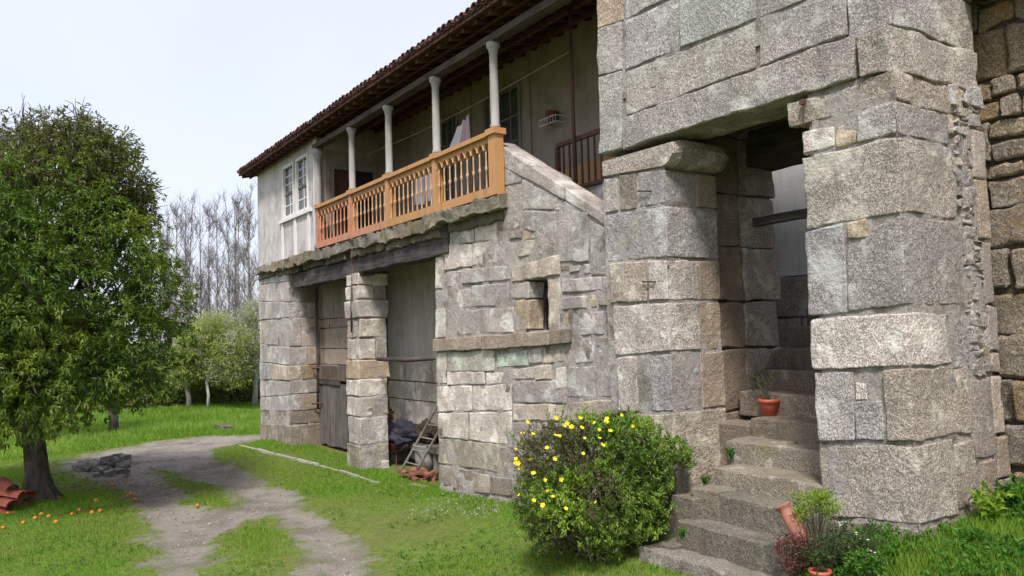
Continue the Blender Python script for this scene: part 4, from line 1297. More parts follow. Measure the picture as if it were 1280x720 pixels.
step(7.10, Y(908, 7.10), 4.70, 1.52, 1.1, .8, (1.0, .95, .85))
step(7.50, Y(940, 7.5), 4.74, 1.745, 1.3, .8, (.95, .85, .74), )
block("step", box8((7.45, Y(940, 7.45) + .02, 1.1), (8.2, 6.73, 1.66)), M['granite_step'], st, (.8, .72, .62), cell=.12, r=.04, amp=.02)
for k in range(6):
    xf = 7.92 + .36 * k
    step(xf, 6.70, 4.76, 2.0 + .265 * k, 1.7 + .25 * k, .7, (.9, .8, .7) if k < 1 else (.7, .62, .55))
# cheek stones beside the steps
for (xa, xb, ya, yb, z0, z1, t) in ((6.30, 6.70, Y(838, 6.3), Y(866, 6.3), .1, .98, (.8, .76, .68)), (6.42, 6.74, Y(866, 6.42) + .0, Y(897, 6.42), .5, 1.09, (.95, .9, .78)), (6.0, 6.5, Y(826, 6.1), Y(845, 6.1), .0, .55, (.7, .68, .6))):
    block("cheek_stone", box8((xa, yb + .01, z0), (xb, ya, z1)), M['granite_step'], st, t, cell=.1, r=.04, amp=.025)

# ================================================================ FIELDSTONE WALL at the right
XR2 = 8.40
fw = thing("fieldstone_wall", "rough fieldstone wall with open joints at the right edge behind the porch pier", "wall", (8.7, 2.6, 1.0))
MB().box((XR2 + .06, .2, .3), (XR2 + .5, 5.2, 7.6)).build("core", M['mortar_dark'], fw)
yr_ = [-55, 28, 92, 118, 146, 200, 258, 309, 364, 420, 470, 528, 585, 640]
for i in range(len(yr_) - 1):
    z1, z0 = at_x(1262, yr_[i], XR2)[2], at_x(1262, yr_[i + 1], XR2)[2]
    small = (z1 - z0) < .25
    y = YC + .35 + RG.uniform(0, .2)
    first = True
    while y > .5:
        wd = RG.uniform(.14, .26) if small else RG.uniform(.32, .62)
        zz1 = z1 - RG.uniform(0, .03)
        sub_ = [(y, y - wd, z0, zz1)]
        if not small and RG.random() < .25:
            zm = z0 + (z1 - z0) * RG.uniform(.35, .65)
            sub_ = [(y, y - wd, z0, zm - .01), (y, y - wd * RG.uniform(.8, 1), zm + .01, zz1)]
        for a, b, c, d in sub_:
            block("stone", box8((XR2 + RG.uniform(-.04, .03), b + .012, c + .012), (XR2 + .3, a - .012, d - .01)), M['granite_field'], fw,
                  RG.choice([None, None, WARM, OCH, (.85, .82, .75), COOL]), cell=.07, r=.075, amp=.04)
        y -= wd
block("beam", box8((8.05, 1.0, 6.02), (8.37, YC - .03, 6.28)), M['roof_wood'], fw, (.8, .7, .7), cell=.25, r=.03, amp=.015)
block("beam", box8((8.0, 1.0, 6.30), (8.8, YC + .0, 6.42)), M['roof_wood'], fw, (.6, .55, .55), cell=.25, r=.02, amp=.01)

# ================================================================ THINGS ABOUT THE PLACE
# pale kerb stones along the foot of the grass verge
ed = thing("stone_edging", "thin line of pale flush kerb stones crossing the grass beside the track", "edging", on_ground(430, 591))
line = [(299, 557), (322, 563), (345, 569), (372, 576), (400, 583), (425, 590), (450, 598), (466, 603), (485, 606), (503, 607.5), (522, 609), (548, 612)]
for k in range(len(line) - 1):
    a, b = on_ground(*line[k]), on_ground(*line[k + 1])
    L_ = np.linalg.norm((b - a)[:2]); n_ = max(1, int(L_ / .7))
    if k >= 6: n_ *= 2
    for j in range(n_):
        if k >= 7 and RG.random() < .4: continue
        p, q = a + (b - a) * j / n_, a + (b - a) * (j + .93) / n_
        d = (q - p) / (np.linalg.norm(q - p)); s_ = np.array([d[1], -d[0], 0]) * .032 * RG.uniform(.6, 1.2)
        z0, z1 = np.array([0, 0, -.1]), np.array([0, 0, .045 + RG.uniform(-.015, .012)])
        P8 = [[[p - s_ + z0, p + s_ + z0], [p - s_ + z1, p + s_ + z1]], [[q - s_ + z0, q + s_ + z0], [q - s_ + z1, q + s_ + z1]]]
        block("kerb_stone", P8, M['white_stone'], ed, None, cell=.3, r=.02, amp=.012)

# ladder leaning into the second opening
b1, b2 = on_ground(500, 588), on_ground(514.5, 593)
b2 = b1 + (b2 - b1) * [0.15, 1, 1]
t1 = at_x(549, 503, b1[0] + .42)
d_ = (t1 - b1) * 1.15
lad = thing("wooden_ladder", "grey wooden ladder leaning in the open bay behind the pillar", "ladder", b1)
for b_ in (b1, b2):
    MB().tube([b_ - [0, 0, .05], b_ + d_], .028, 6).build("rail", M['grey_wood'], lad)
for k in range(6):
    t = (k + .7) / 6.2
    MB().tube([b1 + d_ * t, b2 + d_ * t], .016, 6).build("rung", M['grey_wood'], lad)

# clutter in the bay
def heap(center, size, seed, name, mat, label, cat, n=64, amp=.30):
    u = np.linspace(0, math.pi, n // 2); v = np.linspace(0, 2 * math.pi, n + 1)[:-1]
    U, Vv = np.meshgrid(u, v, indexing='ij')
    D = np.stack([np.sin(U) * np.cos(Vv), np.sin(U) * np.sin(Vv), np.cos(U)], -1).reshape(-1, 3)
    r = .85 + vnoise(D, 1.6, seed) * amp + np.abs(vnoise(D, 3.2, seed + 1)) * amp * 1.6 + np.abs(vnoise(D, 7.0, seed + 2)) * amp * .9 + vnoise(D, 14.0, seed + 3) * amp * .3
    Pn = D * r[:, None] * np.array(size) + np.array(center)
    i = np.arange(len(D)).reshape(U.shape)
    F_ = np.stack([i[:-1].ravel(), i[1:].ravel(), np.roll(i, -1, 1)[1:].ravel(), np.roll(i, -1, 1)[:-1].ravel()], 1)
    o = np_obj(name, Pn, F_, mat, None, True)
    return tag(o, label, cat)
c = at_x(506, 545, 8.1)
heap(c, (.35, .85, .30), 5, "tarpaulin", M['tarp'], "crumpled dark blue tarpaulin heaped in the open bay", "tarpaulin")
c = at_x(533, 541, 8.2)
heap(c, (.25, .45, .22), 25, "sacking", M['soil'], "dark heap of old sacking beside the blue tarpaulin", "sack")
# supports under the heaps: an old low bench of boards
wb = at_x(497, 557, 8.0); gzw = float(gz(wb[0], wb[1]))
bar = thing("wheelbarrow", "faded red wheelbarrow parked under the tarpaulin in the open bay", "wheelbarrow", (wb[0], wb[1], gzw))
mb = MB()
z0, z1 = wb[2] - .12, wb[2] + .10
lo_, hi_ = (.20, .26), (.30, .42)
ring = lambda h, z, i=0: [(wb[0] - h[0] + i, wb[1] - h[1] + i, z), (wb[0] + h[0] - i, wb[1] - h[1] + i, z), (wb[0] + h[0] - i, wb[1] + h[1] - i, z), (wb[0] - h[0] + i, wb[1] + h[1] - i, z)]
V_ = ring(lo_, z0) + ring(hi_, z1) + ring(hi_, z1, .015) + ring(lo_, z0 + .015, .015)
F_ = [(0, 3, 2, 1), (12, 13, 14, 15)]
for k in range(4):
    k2 = (k + 1) % 4
    F_ += [(k, k2, 4 + k2, 4 + k), (4 + k, 4 + k2, 8 + k2, 8 + k), (8 + k, 8 + k2, 12 + k2, 12 + k)]
mb.add(V_, F_).build("tray", M['red_tray'], bar)
for sx in (-.16, .16):
    MB().tube([(wb[0] + sx, wb[1] - .85, z1 + .02), (wb[0] + sx, wb[1] - .25, z0 - .02), (wb[0] + sx * .4, wb[1] + .55, gzw + .17)], .017, 6).build("handle", M['iron'], bar)
    MB().tube([(wb[0] + sx, wb[1] - .25, z0), (wb[0] + sx * 1.2, wb[1] - .32, gzw)], .014, 6).build("leg", M['iron'], bar)
seg = [(wb[0] + .0, wb[1] + .55 + .15 * math.cos(t * math.pi / 8), gzw + .17 + .15 * math.sin(t * math.pi / 8)) for t in range(17)]
MB().tube(seg, .03, 6, False).tube([(wb[0] - .07, wb[1] + .55, gzw + .17), (wb[0] + .07, wb[1] + .55, gzw + .17)], .015, 6).build("wheel", M['tarp'], bar)
tb = at_x(533, 577, 8.05); tb[2] = float(gz(tb[0], tb[1]))
htub = at_x(532, 555, 8.05)[2] - tb[2]
tub = MB().lathe([(.22, 0), (.25, htub * .5), (.27, htub - .03), (.29, htub), (.265, htub), (.2, .03)], tb, 18).build("plastic_tub", M['grey_plastic'], None, True)
tag(tub, "dusty grey tub standing behind the wooden ladder", "tub")
tag(block("storage_bench", box8((7.95, 13.1, at_x(506, 551, 7.95)[2] - .14), (8.5, 17.2, at_x(506, 551, 7.95)[2])), M['grey_wood'], None, (.6, .6, .6), cell=.4, r=.01, amp=.01), "low grey board bench holding the tarpaulin in the bay", "bench")
bo = bpy.data.objects["storage_bench"]
for y in (13.3, 15.0, 17.0):
    z_ = at_x(506, 551, 7.95)[2] - .13
    MB().box((8.0, y - .05, -.1), (8.4, y + .05, z_)).build("trestle", M['grey_wood'], bo)
bk0 = None
def brick_at(x, y, z, rz, rx=0.0, label="", group=""):
    global bk0
    if bk0 is None:
        Pm, Fm = block_mesh(box8((-.055, -.11, 0), (.055, .11, .07)), cell=.12, r=.01, amp=.006)
        bk0 = np_mesh("brick", Pm, Fm, M['brick'])
    o = bpy.data.objects.new("brick", bk0)
    link(o, None, (x, y, z))
    o.rotation_euler = (rx, RG.uniform(-.12, .12), rz)
    g_c = RG.uniform(.55, 1.3); o.color = (g_c, g_c, g_c, 1)
    o.scale = (RG.uniform(.6, 1.05), RG.uniform(.5, 1.05), RG.uniform(.7, 1))
    tag(o, label, "brick", group)
e0, e1 = on_ground(512, 597), on_ground(546, 601)
for k in range(46):
    t, u = RG.random(), RG.random()
    x = 7.05 + .55 * u
    y = e0[1] + (e1[1] - e0[1]) * t
    lay = 0 if k < 18 else (1 if k < 28 else 2)
    brick_at(x, y, float(gz(x, y)) - .01 + lay * .068, RG.uniform(0, 3.1), RG.uniform(-.3, .3) * (lay > 0), "loose red brick in the heap at the foot of the ladder", "loose bricks by the ladder")
sp = at_x(487, 530, 8.25)
zb0 = at_x(506, 551, 7.95)[2]
n_ = int((at_x(487, 506, 8.25)[2] - zb0) / .075)
for k in range(n_):
    for j in range(2):
        brick_at(8.15 + .05 * (k % 2), sp[1] - .12 + j * .24 - k * .012, zb0 + k * .073, RG.uniform(-.1, .1), 0, "dark red brick in the stack against the pillar side of the bay", "stacked bricks in the bay")
# white stone at the pillar foot
p_ = on_ground(481, 584)
tag(block("white_stone", box8(p_ + [-.09, -.09, -.03], p_ + [.09, .09, .16]), M['white_stone'], None, (1.3, 1.3, 1.25), cell=.05, r=.07, amp=.03), "small white stone at the foot of the square pillar", "stone")
# broken terracotta ware by the plank door
p_ = on_ground(424, 560)
def pot_prof(r, h): return [(r * .68, 0), (r * .9, h * .72), (r * .93, h * .76), (r * 1.06, h * .77), (r * 1.08, h), (r * .98, h), (r * .86, h * .8), (r * .6, h * .1)]
for k, (dx, dy, dz, rx, ry, lab) in enumerate(((0, .05, .17, 1.3, .3, "chipped terracotta pot lying on its side by the plank door"), (.1, -.28, .0, .25, -.2, "broken terracotta pot standing in the grass by the plank door"), (.02, -.05, .42, 1.9, .8, "terracotta pot shard resting on top of the broken pots"))):
    o = MB().lathe(pot_prof(.17, .32), (0, 0, 0), 14).build("terracotta_pot", M['terracotta'], None, True, (0, 0, 0))
    o.location = (p_[0] + dx + .15, p_[1] + dy, p_[2] + dz); o.rotation_euler = (rx, ry, .4 * k)
    g_c = [1.2, .8, 1.25][k]; o.color = (g_c, g_c, g_c, 1)
    tag(o, lab, "flower pot")

# washing on the balcony
def cloth(name, corners, mat, label, seed, n=10):
    tl, tr, br, bl = [np.array(q) for q in corners]
    V_, F_ = [], []
    for j in range(n + 1):
        for i in range(n + 1):
            u, v = i / n, j / n
            p = (tl * (1 - u) + tr * u) * (1 - v) + (bl * (1 - u) + br * u) * v
            p = p + np.array([.05 * math.sin(u * 11 + seed) * (.3 + v), 0, -.05 * math.sin(math.pi * u) * (1 - v)])
            V_.append(p)
    m = len(V_)
    V_ += [p + np.array([.006, 0, 0]) for p in V_]
    for j in range(n):
        for i in range(n):
            a = j * (n + 1) + i
            F_.append((a, a + 1, a + n + 2, a + n + 1)); F_.append((m + a, m + a + n + 1, m + a + n + 2, m + a + 1))
    return tag(MB().add(V_, F_).build(name, mat, None, True), label, "laundry", "washing hung on the balcony")
XW = 7.55
q = lambda px, py: at_x(px, py, XW)
cloth("hanging_cloth", (q(571, 158), q(580, 149), q(574, 192), q(557, 192)), M['cloth_white'], "white cloth hanging on the balcony line, left of the pink one", 1)
cloth("hanging_cloth", (q(578, 150), q(585, 143), q(588, 190), q(574, 190)), M['cloth_pink'], "faded pink cloth hanging on the balcony line beside the white one", 2)
cloth("hanging_cloth", (at_x(518, 214, 7.3), at_x(540, 201, 7.3), at_x(541, 250, 7.3), at_x(518, 258, 7.3)), M['cloth_white'], "pale sheet hanging low behind the balcony balusters", 3).color = (.42, .40, .43, 1)
a, b = at_y(447, 198, YR - .05), at_x(716, 62, 8.0)
pts = [a + (b - a) * t + np.array([0, 0, -.12 * math.sin(math.pi * t)]) for t in np.linspace(0, 1, 9)]
tag(MB().tube(pts, .007, 5).build("clothesline", M['wire'], None, True), "thin pale clothesline strung along the balcony", "clothesline")
# wire rack with a red pot on the balcony wall
rk = at_x(690, 156, XB - .13)
rack = MB()
for z in (0, .12):
    rack.tube([(XB - .005, rk[1] + .26, rk[2] + z), (XB - .24, rk[1] + .26, rk[2] + z), (XB - .24, rk[1] - .26, rk[2] + z), (XB - .005, rk[1] - .26, rk[2] + z)], .010, 5)
for k in range(7):
    y = rk[1] - .26 + k * .52 / 6
    rack.tube([(XB - .24, y, rk[2] + .12), (XB - .24, y, rk[2]), (XB - .01, y, rk[2])], .006, 4)
tag(rack.build("wire_rack", M['white_paint'], None), "wire flower rack fixed to the balcony wall", "rack")
o = MB().lathe(pot_prof(.12, .24), (XB - .13, rk[1], rk[2] + .01), 14).build("flower_pot", M['red_tray'], None, True)
tag(o, "small dark red flower pot held in the wire rack", "flower pot")

# heap of grey rubble at the edge of the track
for k in range(70):
    px, py = RG.uniform(98, 160), RG.uniform(577, 594)
    if k < 10: px, py = RG.uniform(128, 158), RG.uniform(576, 584)
    p_ = on_ground(px, py)
    s_ = RG.uniform(.03, .10)
    P8 = np.array(box8((-s_ * 1.2, -s_, -.05), (s_ * 1.2, s_, s_ * .8)), float) + NR.uniform(-s_ * .75, s_ * .75, (2, 2, 2, 3))
    o = block("rubble_chunk", P8 + p_ + [0, 0, .10 if k < 10 else 0], M['ash'], None, (RG.uniform(.6, 1.1),) * 3, cell=.08, r=.03, amp=.03)
    tag(o, "chunk of grey rubble in the low heap beside the track", "stone", "rubble heap beside the track")
# flat stone lying in the meadow
p_ = on_ground(280, 537)
tag(block("flat_stone", box8(p_ + [-.2, -.5, -.05], p_ + [.2, .5, .16]), M['ash'], None, (.5, .45, .4), cell=.15, r=.05, amp=.04), "dark flat stone lying in the meadow beyond the track", "stone")
# barrel tiles stacked by the orange tree
tv, tf = tile_mesh(True, .56, .125, .108, .018)
tv = np.array(tv); tv[:, 2] -= tv[:, 0] * SL
tp = on_ground(2, 640)
rt_ = np.array([R0[0], R0[1], 0]); fw_ = np.array([-R0[1], R0[0], 0])
spots = [(-.15, -.05, 0, .1), (-.24, .27, 0, -.12), (-.20, .58, 0, .08), (-.14, .12, .155, -.05), (-.22, .45, .16, .14), (-.10, .30, .30, .02), (-.66, .0, 0, .1), (-.70, .32, 0, -.1), (-.68, .62, 0, 0), (-.6, .2, .16, .1), (-.64, .5, .16, 0), (-.05, .85, 0, .3), (-.16, .14, .31, .1), (-.2, .28, .46, -.08), (-.7, .3, .3, .1), (-.5, -.3, 0, .2)]
t0_ = None
for k, (a, b, h, rz) in enumerate(spots):
    wp = tp + rt_ * a + fw_ * b + [0, 0, h]
    me = np_mesh("clay_tile", tv, np.array(tf), M['red_tile']) if t0_ is None else t0_.data
    o = link(bpy.data.objects.new("clay_tile", me), None, wp)
    if t0_ is None: t0_ = o
    o.rotation_euler = (0, RG.uniform(-.10, .14), math.atan2(rt_[1], rt_[0]) + rz * 2.2 - .5)
    g_c = RG.uniform(.6, 1.25); o.color = (g_c, g_c, g_c, 1)
    tag(o, "curved red clay tile in the pile left of the tree trunk", "roof tile", "pile of spare roof tiles")
# fallen oranges
om = None
for px, py in ((52, 645), (29, 656), (61, 648), (99, 640), (125, 641), (115, 643), (140, 608), (164, 619), (10, 644), (168, 626), (44, 650), (159, 622),
               (437, 594), (247, 634), (90, 645), (120, 628), (4, 662), (70, 655)):
    p_ = on_ground(px, py)
    r_ = RG.uniform(.028, .040)
    if om is None: om = MB().lathe([(.001, -.98), (.38, -.92), (.71, -.70), (.92, -.38), (1, 0), (.92, .38), (.71, .70), (.38, .90), (.001, .95)], (0, 0, 0), 12).build("fallen_orange", M['orange_fruit'], None, True, (0, 0, 0))
    o = om if om.location.length == 0 else om.copy()
    if o is not om: scene.collection.objects.link(o)
    o.location = p_ + [0, 0, .032]; o.scale = (r_,) * 3
    o.rotation_euler = (RG.uniform(0, 3), RG.uniform(0, 3), 0)
    tag(o, "fallen orange lying in the grass" if px > 400 else "fallen orange on the ground under the orange tree", "orange", "fallen oranges")
    if px > 400: o["label"] = "lone orange lying on the pale kerb line"

# ================================================================ PLANTS
def leaves(C, D, L, W, droop=0.0, fold=.25):
    """C centres (n,3), D unit directions, L lengths, W widths -> verts, faces; a pointed leaf of four triangles folded on its rib"""
    n = len(C)
    D = D.copy(); D[:, 2] -= droop
    D /= np.linalg.norm(D, axis=1, keepdims=True) + 1e-9
    up = NR.normal(0, .5, (n, 3)) + [0, 0, 1.0]
    S_ = np.cross(D, up); S_ /= np.linalg.norm(S_, axis=1, keepdims=True) + 1e-9
    N_ = np.cross(S_, D)
    L, W = np.asarray(L).reshape(-1, 1), np.asarray(W).reshape(-1, 1)
    V = np.stack([C, C + D * L * .45 + S_ * W * .5 + N_ * W * fold, C + D * L - N_ * L * .12, C + D * L * .45 - S_ * W * .5 + N_ * W * fold], 1).reshape(-1, 3)
    b = np.arange(n)[:, None] * 4
    F = np.concatenate([b + [0, 1, 2], b + [0, 2, 3]], 1).reshape(-1, 3)
    return V, F
def rdir(n, zb=0.0):
    d = NR.normal(0, 1, (n, 3)); d[:, 2] += zb
    return d / np.linalg.norm(d, axis=1, keepdims=True)
def rosettes(C, axis, k, L, W, spread=.9, droop=.35, jit=.03):
    n = len(C)
    Cc = np.repeat(C, k, 0) + NR.normal(0, jit, (n * k, 3))
    D = np.repeat(axis, k, 0) + NR.normal(0, spread, (n * k, 3))
    D /= np.linalg.norm(D, axis=1, keepdims=True)
    return leaves(Cc, D, L * NR.uniform(.65, 1.2, n * k), W * NR.uniform(.7, 1.2, n * k), droop)
def limb(mb, a, b, r0, r1, bend=.12, seg=6, n=6, s=None):
    a, b = np.array(a, float), np.array(b, float)
    L_ = np.linalg.norm(b - a)
    w_ = NR.normal(0, 1, 3) * bend * L_
    w2 = NR.normal(0, 1, 3) * bend * L_ * .4
    ts = np.linspace(0, 1, n)
    pts = [a + (b - a) * t + w_ * math.sin(math.pi * t) * .5 + w2 * math.sin(2 * math.pi * t) * .5 for t in ts]
    mb.tube(pts, [r0 + (r1 - r0) * t for t in ts], seg)
    return pts
def join(parts):
    V, F, b = [], [], 0
    for v, f in parts:
        V.append(v); F.append(f + b); b += len(v)
    return np.concatenate(V), np.concatenate(F)

# ---- the orange tree on the left
base = on_ground(48, 627)
depth = float((base - CAM) @ FWD)
mpp = depth / FPX
def tpix(px, py, dd=0.0):
    d = ray(px, py)
    return CAM + d / FPX * (depth + dd)
ot = thing("orange_tree", "dense evergreen orange tree with a stout gnarled trunk left of the track", "tree", base)
lob = [(60, 440, 95), (150, 428, 72), (188, 372, 42), (196, 428, 36), (100, 360, 88), (20, 350, 92), (-60, 400, 115), (125, 300, 62), (50, 285, 78),
       (-50, 300, 100), (60, 478, 52), (130, 472, 42), (0, 478, 55), (-90, 470, 70), (165, 330, 40), (30, 430, 80), (175, 465, 30), (-150, 380, 90)]
lob_top = [(138, 222, 40), (86, 200, 50), (28, 225, 62), (-45, 245, 75), (110, 250, 50), (160, 262, 30), (60, 172, 34), (128, 178, 32), (170, 228, 24), (20, 180, 36), (-40, 190, 50), (100, 168, 30), (152, 198, 26), (165, 280, 30), (-90, 200, 50)]
def crown(lobes, n, k, L, W, mat, name, parent, dens=1.0, cx=30, Rm=2.8, droop=.45, shell=(.72, 1.06)):
    parts = []
    tot = sum(q[2] ** 2 for q in lobes)
    cen_all = []
    for (px, py, rp) in lobes:
        lat = abs(px - cx) * mpp
        dep = math.sqrt(max(.25, Rm ** 2 - lat ** 2)) * .85
        m = 3 if rp > 50 else 2
        for j in range(m):
            dd = dep * (-.75 + 1.5 * j / (m - 1)) * NR.uniform(.7, 1)
            c = tpix(px, py, dd) ; c = c + NR.normal(0, .12, 3)
            r = rp * mpp * NR.uniform(.9, 1.05)
            cen_all.append((c, r))
            nn = int(n * (rp ** 2 / tot) / m)
            d = rdir(nn, .15)
            rr = r * NR.uniform(shell[0], shell[1], (nn, 1))
            P_ = c + d * rr
            keep = vnoise(P_, 2.2, 91) > -.55
            P_, d = P_[keep], d[keep]
            parts.append(rosettes(P_, d + [0, 0, .2], k, L, W, .8, droop))
    V, F = join(parts)
    np_obj(name, V, F, mat, parent, False)
    return cen_all
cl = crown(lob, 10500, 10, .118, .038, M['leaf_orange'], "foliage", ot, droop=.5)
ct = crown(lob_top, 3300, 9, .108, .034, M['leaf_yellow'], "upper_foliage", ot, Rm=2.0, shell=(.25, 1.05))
tr_ = MB()
fork = tpix(40, 520)
pts = [base + [0, 0, -.15], base + [.0, 0, .15], tpix(47, 590), tpix(43, 555), fork, tpix(46, 470), tpix(60, 400), tpix(62, 330)]
tr_.tube(pts, [.44, .29, .205, .175, .165, .14, .11, .07], 12)
tr_.tube([tpix(40, 560, .1), tpix(29, 545, .15), tpix(22, 520, .2), tpix(0, 440, .3), tpix(-40, 350, .3)], [.13, .12, .13, .10, .06], 8)
for a in range(5):
    t = a * 1.26 + .3
    tr_.tube([base + [.12 * math.cos(t), .12 * math.sin(t), .35], base + [.32 * math.cos(t), .32 * math.sin(t), .05], base + [.55 * math.cos(t), .55 * math.sin(t), -.08]], [.10, .09, .04], 6)
V_ = np.array(tr_.v); tr_.v = list(V_ + vnoise3(V_, 6.0, 55) * .025)
tr_.build("trunk", M['bark_dark'], ot, True)
br = MB()
for c, r in cl:
    a = [fork, tpix(46, 470), tpix(60, 400), tpix(0, 440, .3)][NR.randint(4)]
    limb(br, a, c, .055, .015, .15)
for c, r in ct:
    p0 = tpix(62, 330) if NR.rand() < .6 else tpix(0, 400, .3)
    pp = limb(br, p0, c, .05, .018, .12, 6, 7)
    for j in range(8):
        e = c + rdir(1, .8)[0] * r * NR.uniform(.6, 1.12)
        q_ = limb(br, pp[NR.randint(3, 7)], e, .015, .006, .1, 4, 5)
        for t in range(4):
            limb(br, q_[NR.randint(2, 5)], e + rdir(1, .6)[0] * .25 * NR.uniform(.4, 1), .007, .004, .08, 3, 3)
br.build("branches", M['bark_dark'], ot, True)

# ---- a second trunk half hidden behind the orange tree
b_ = on_ground(142, 541)
t2 = thing("young_tree", "small dark tree whose short trunk shows beneath the orange tree's crown", "tree", b_)
MB().tube([b_ - [0, 0, .1], b_ + [0, 0, .5], b_ + [-.1, 0, 1.1], b_ + [-.1, .1, 2.2]], [.17, .14, .14, .08], 8).build("trunk", M['bark_dark'], t2, True)
c_ = b_ + [-1.2, .3, 2.5]
d = rdir(900, .1); P_ = c_ + d * NR.uniform(.6, 1.05, (900, 1)) * [1.8, 1.6, 1.3]
V_, F_ = rosettes(P_, d, 9, .13, .045, .8, .4)
np_obj("foliage", V_, F_, M['leaf_orange'], t2, False)

# ---- pale spring trees in the meadow
def small_tree(name, px, py, label, crown_px, leafmat, barkmat, n, fork_h, seed, L=.16, W=.05, r0=.13, group=None):
    NR.seed(seed)
    b = on_ground(px, py)
    dp = float((b - CAM) @ FWD); m = dp / FPX
    def tp(x, y, dd=0): return CAM + ray(x, y) / FPX * (dp + dd)
    t = thing(name, label, "tree", b, group)
    tk = MB()
    f = b + [NR.uniform(-.1, .1), 0, fork_h]
    tk.tube([b - [0, 0, .1], (b + f) / 2 + [.05, 0, 0], f], [r0, r0 * .8, r0 * .75], 8)
    brm = MB()
    parts = []
    for (x, y, r) in crown_px:
        for dd in (-.8, .1, 1.0):
            c = tp(x, y, dd * r * m * 1.1)
            R_ = r * m * NR.uniform(.85, 1.1)
            pp = limb(tk, f, (f + c) / 2 + NR.normal(0, .1, 3), r0 * .5, r0 * .25, .15, 6, 5)
            p2 = limb(brm, pp[-1], c, r0 * .25, .02, .12, 5, 5)
            for j in range(9):
                e = c + rdir(1, .3)[0] * R_
                q_ = limb(brm, p2[NR.randint(1, 5)], e, .022, .010, .12, 3, 4)
                for k in range(3):
                    limb(brm, q_[NR.randint(1, 4)], e + rdir(1, .2)[0] * R_ * .4, .011, .006, .1, 3, 3)
            nn = int(n * r / 40)
            if nn:
                d = rdir(nn); P_ = c + d * R_ * NR.uniform(.15, 1.1, (nn, 1)) ** .7
                parts.append(rosettes(P_, d, 6, L, W, 1.1, .4, .10))
    tk.build("trunk", barkmat, t, True)
    brm.build("branches", barkmat, t, True)
    if parts:
        V_, F_ = join(parts)
        np_obj("foliage", V_, F_, leafmat, t, False)
    return t
small_tree("willow_tree", 236, 512, "pale green spring tree with a forked grey trunk in the meadow", [(232, 445, 26), (250, 420, 28), (268, 410, 24), (226, 470, 14), (275, 440, 24), (245, 458, 20)], M['leaf_willow'], M['bark_pale'], 190, 1.0, 21)
small_tree("willow_tree", 260, 513, "slender pale green tree right of the forked one in the meadow", [(285, 440, 24), (300, 425, 20), (278, 462, 18), (295, 465, 18)], M['leaf_willow'], M['bark_pale'], 95, 1.3, 22, r0=.08)
small_tree("blossom_tree", 318, 508, "greyish twiggy tree with white trunk beside the house corner", [(318, 425, 26), (300, 410, 20), (325, 455, 22), (305, 450, 18), (320, 390, 20)], M['leaf_grey'], M['bark_pale'], 120, 1.5, 23, r0=.14)

# ---- hedge along the meadow, woodland behind
def leafy_mass(x0, x1, yfun, depthw, zfun, n, L, W, mat, name, seed):
    NR.seed(seed)
    x = NR.uniform(x0, x1, n)
    y = yfun(x) + NR.uniform(-depthw, depthw, n)
    top = zfun(x)
    z = gz(x, y) + top * NR.uniform(0, 1, n) ** .75 * (1 + .12 * vnoise(np.stack([x, y, 0 * x], 1), .8, seed))
    C = np.stack([x, y, z], 1)
    V_, F_ = leaves(C, rdir(n, .3), L * NR.uniform(.6, 1.3, n), W * NR.uniform(.6, 1.3, n), .1)
    return V_, F_
hx0, hx1 = at_z(-120, 511, .0)[0], at_z(330, 511, 0)[0]
NR.seed(31)
yh = float(at_z(240, 511, .0)[1])
V_, F_ = leafy_mass(-14, 12.5, lambda x: yh + 2.2 + 0 * x, .7, lambda x: 1.25 + 0 * x, 42000, .15, .075, M['leaf_hedge'], "h", 32)
hd = thing("hedge", "low dark green hedge running along the back of the meadow", "hedge", (0, yh + 2.2, 0))
np_obj("foliage", V_, F_, M['leaf_hedge'], hd, False)
hb = MB()
for x in np.arange(-13.6, 12.3, .45):
    z = float(gz(x, yh + 2.2))
    hb.tube([(x, yh + 2.2, z - .1), (x + NR.uniform(-.1, .1), yh + 2.2, z + 1.0)], [.05, .02], 4)
hb.box((-13.9, yh + 2.1, -.1), (12.4, yh + 2.3, .6)).build("stems", M['bark_dark'], hd)
parts = []
for (x0, x1, yy, h, n) in ((-30, 22, 66, 2.6, 16000), (-40, 30, 74, 3.4, 13000)):
    V_, F_ = leafy_mass(x0, x1, lambda x: yy + 0 * x, 3.0, lambda x: h * (1 + .3 * np.sin(x * .7) * np.sin(x * .23 + 1)), n, .45, .16, None, "w", int(yy))
    parts.append((V_, F_))
V_, F_ = join(parts)
M['leaf_wood'] = leaf('winter_wood', (0.10, 0.095, 0.075), (0.20, 0.19, 0.15), (0.12, 0.14, 0.06), 0.9, 0.05, 0.15, .15)
tag(np_obj("distant_wood", V_, F_, M['leaf_wood'], None, False), "brownish winter woodland far behind the hedge", None, None, "stuff")

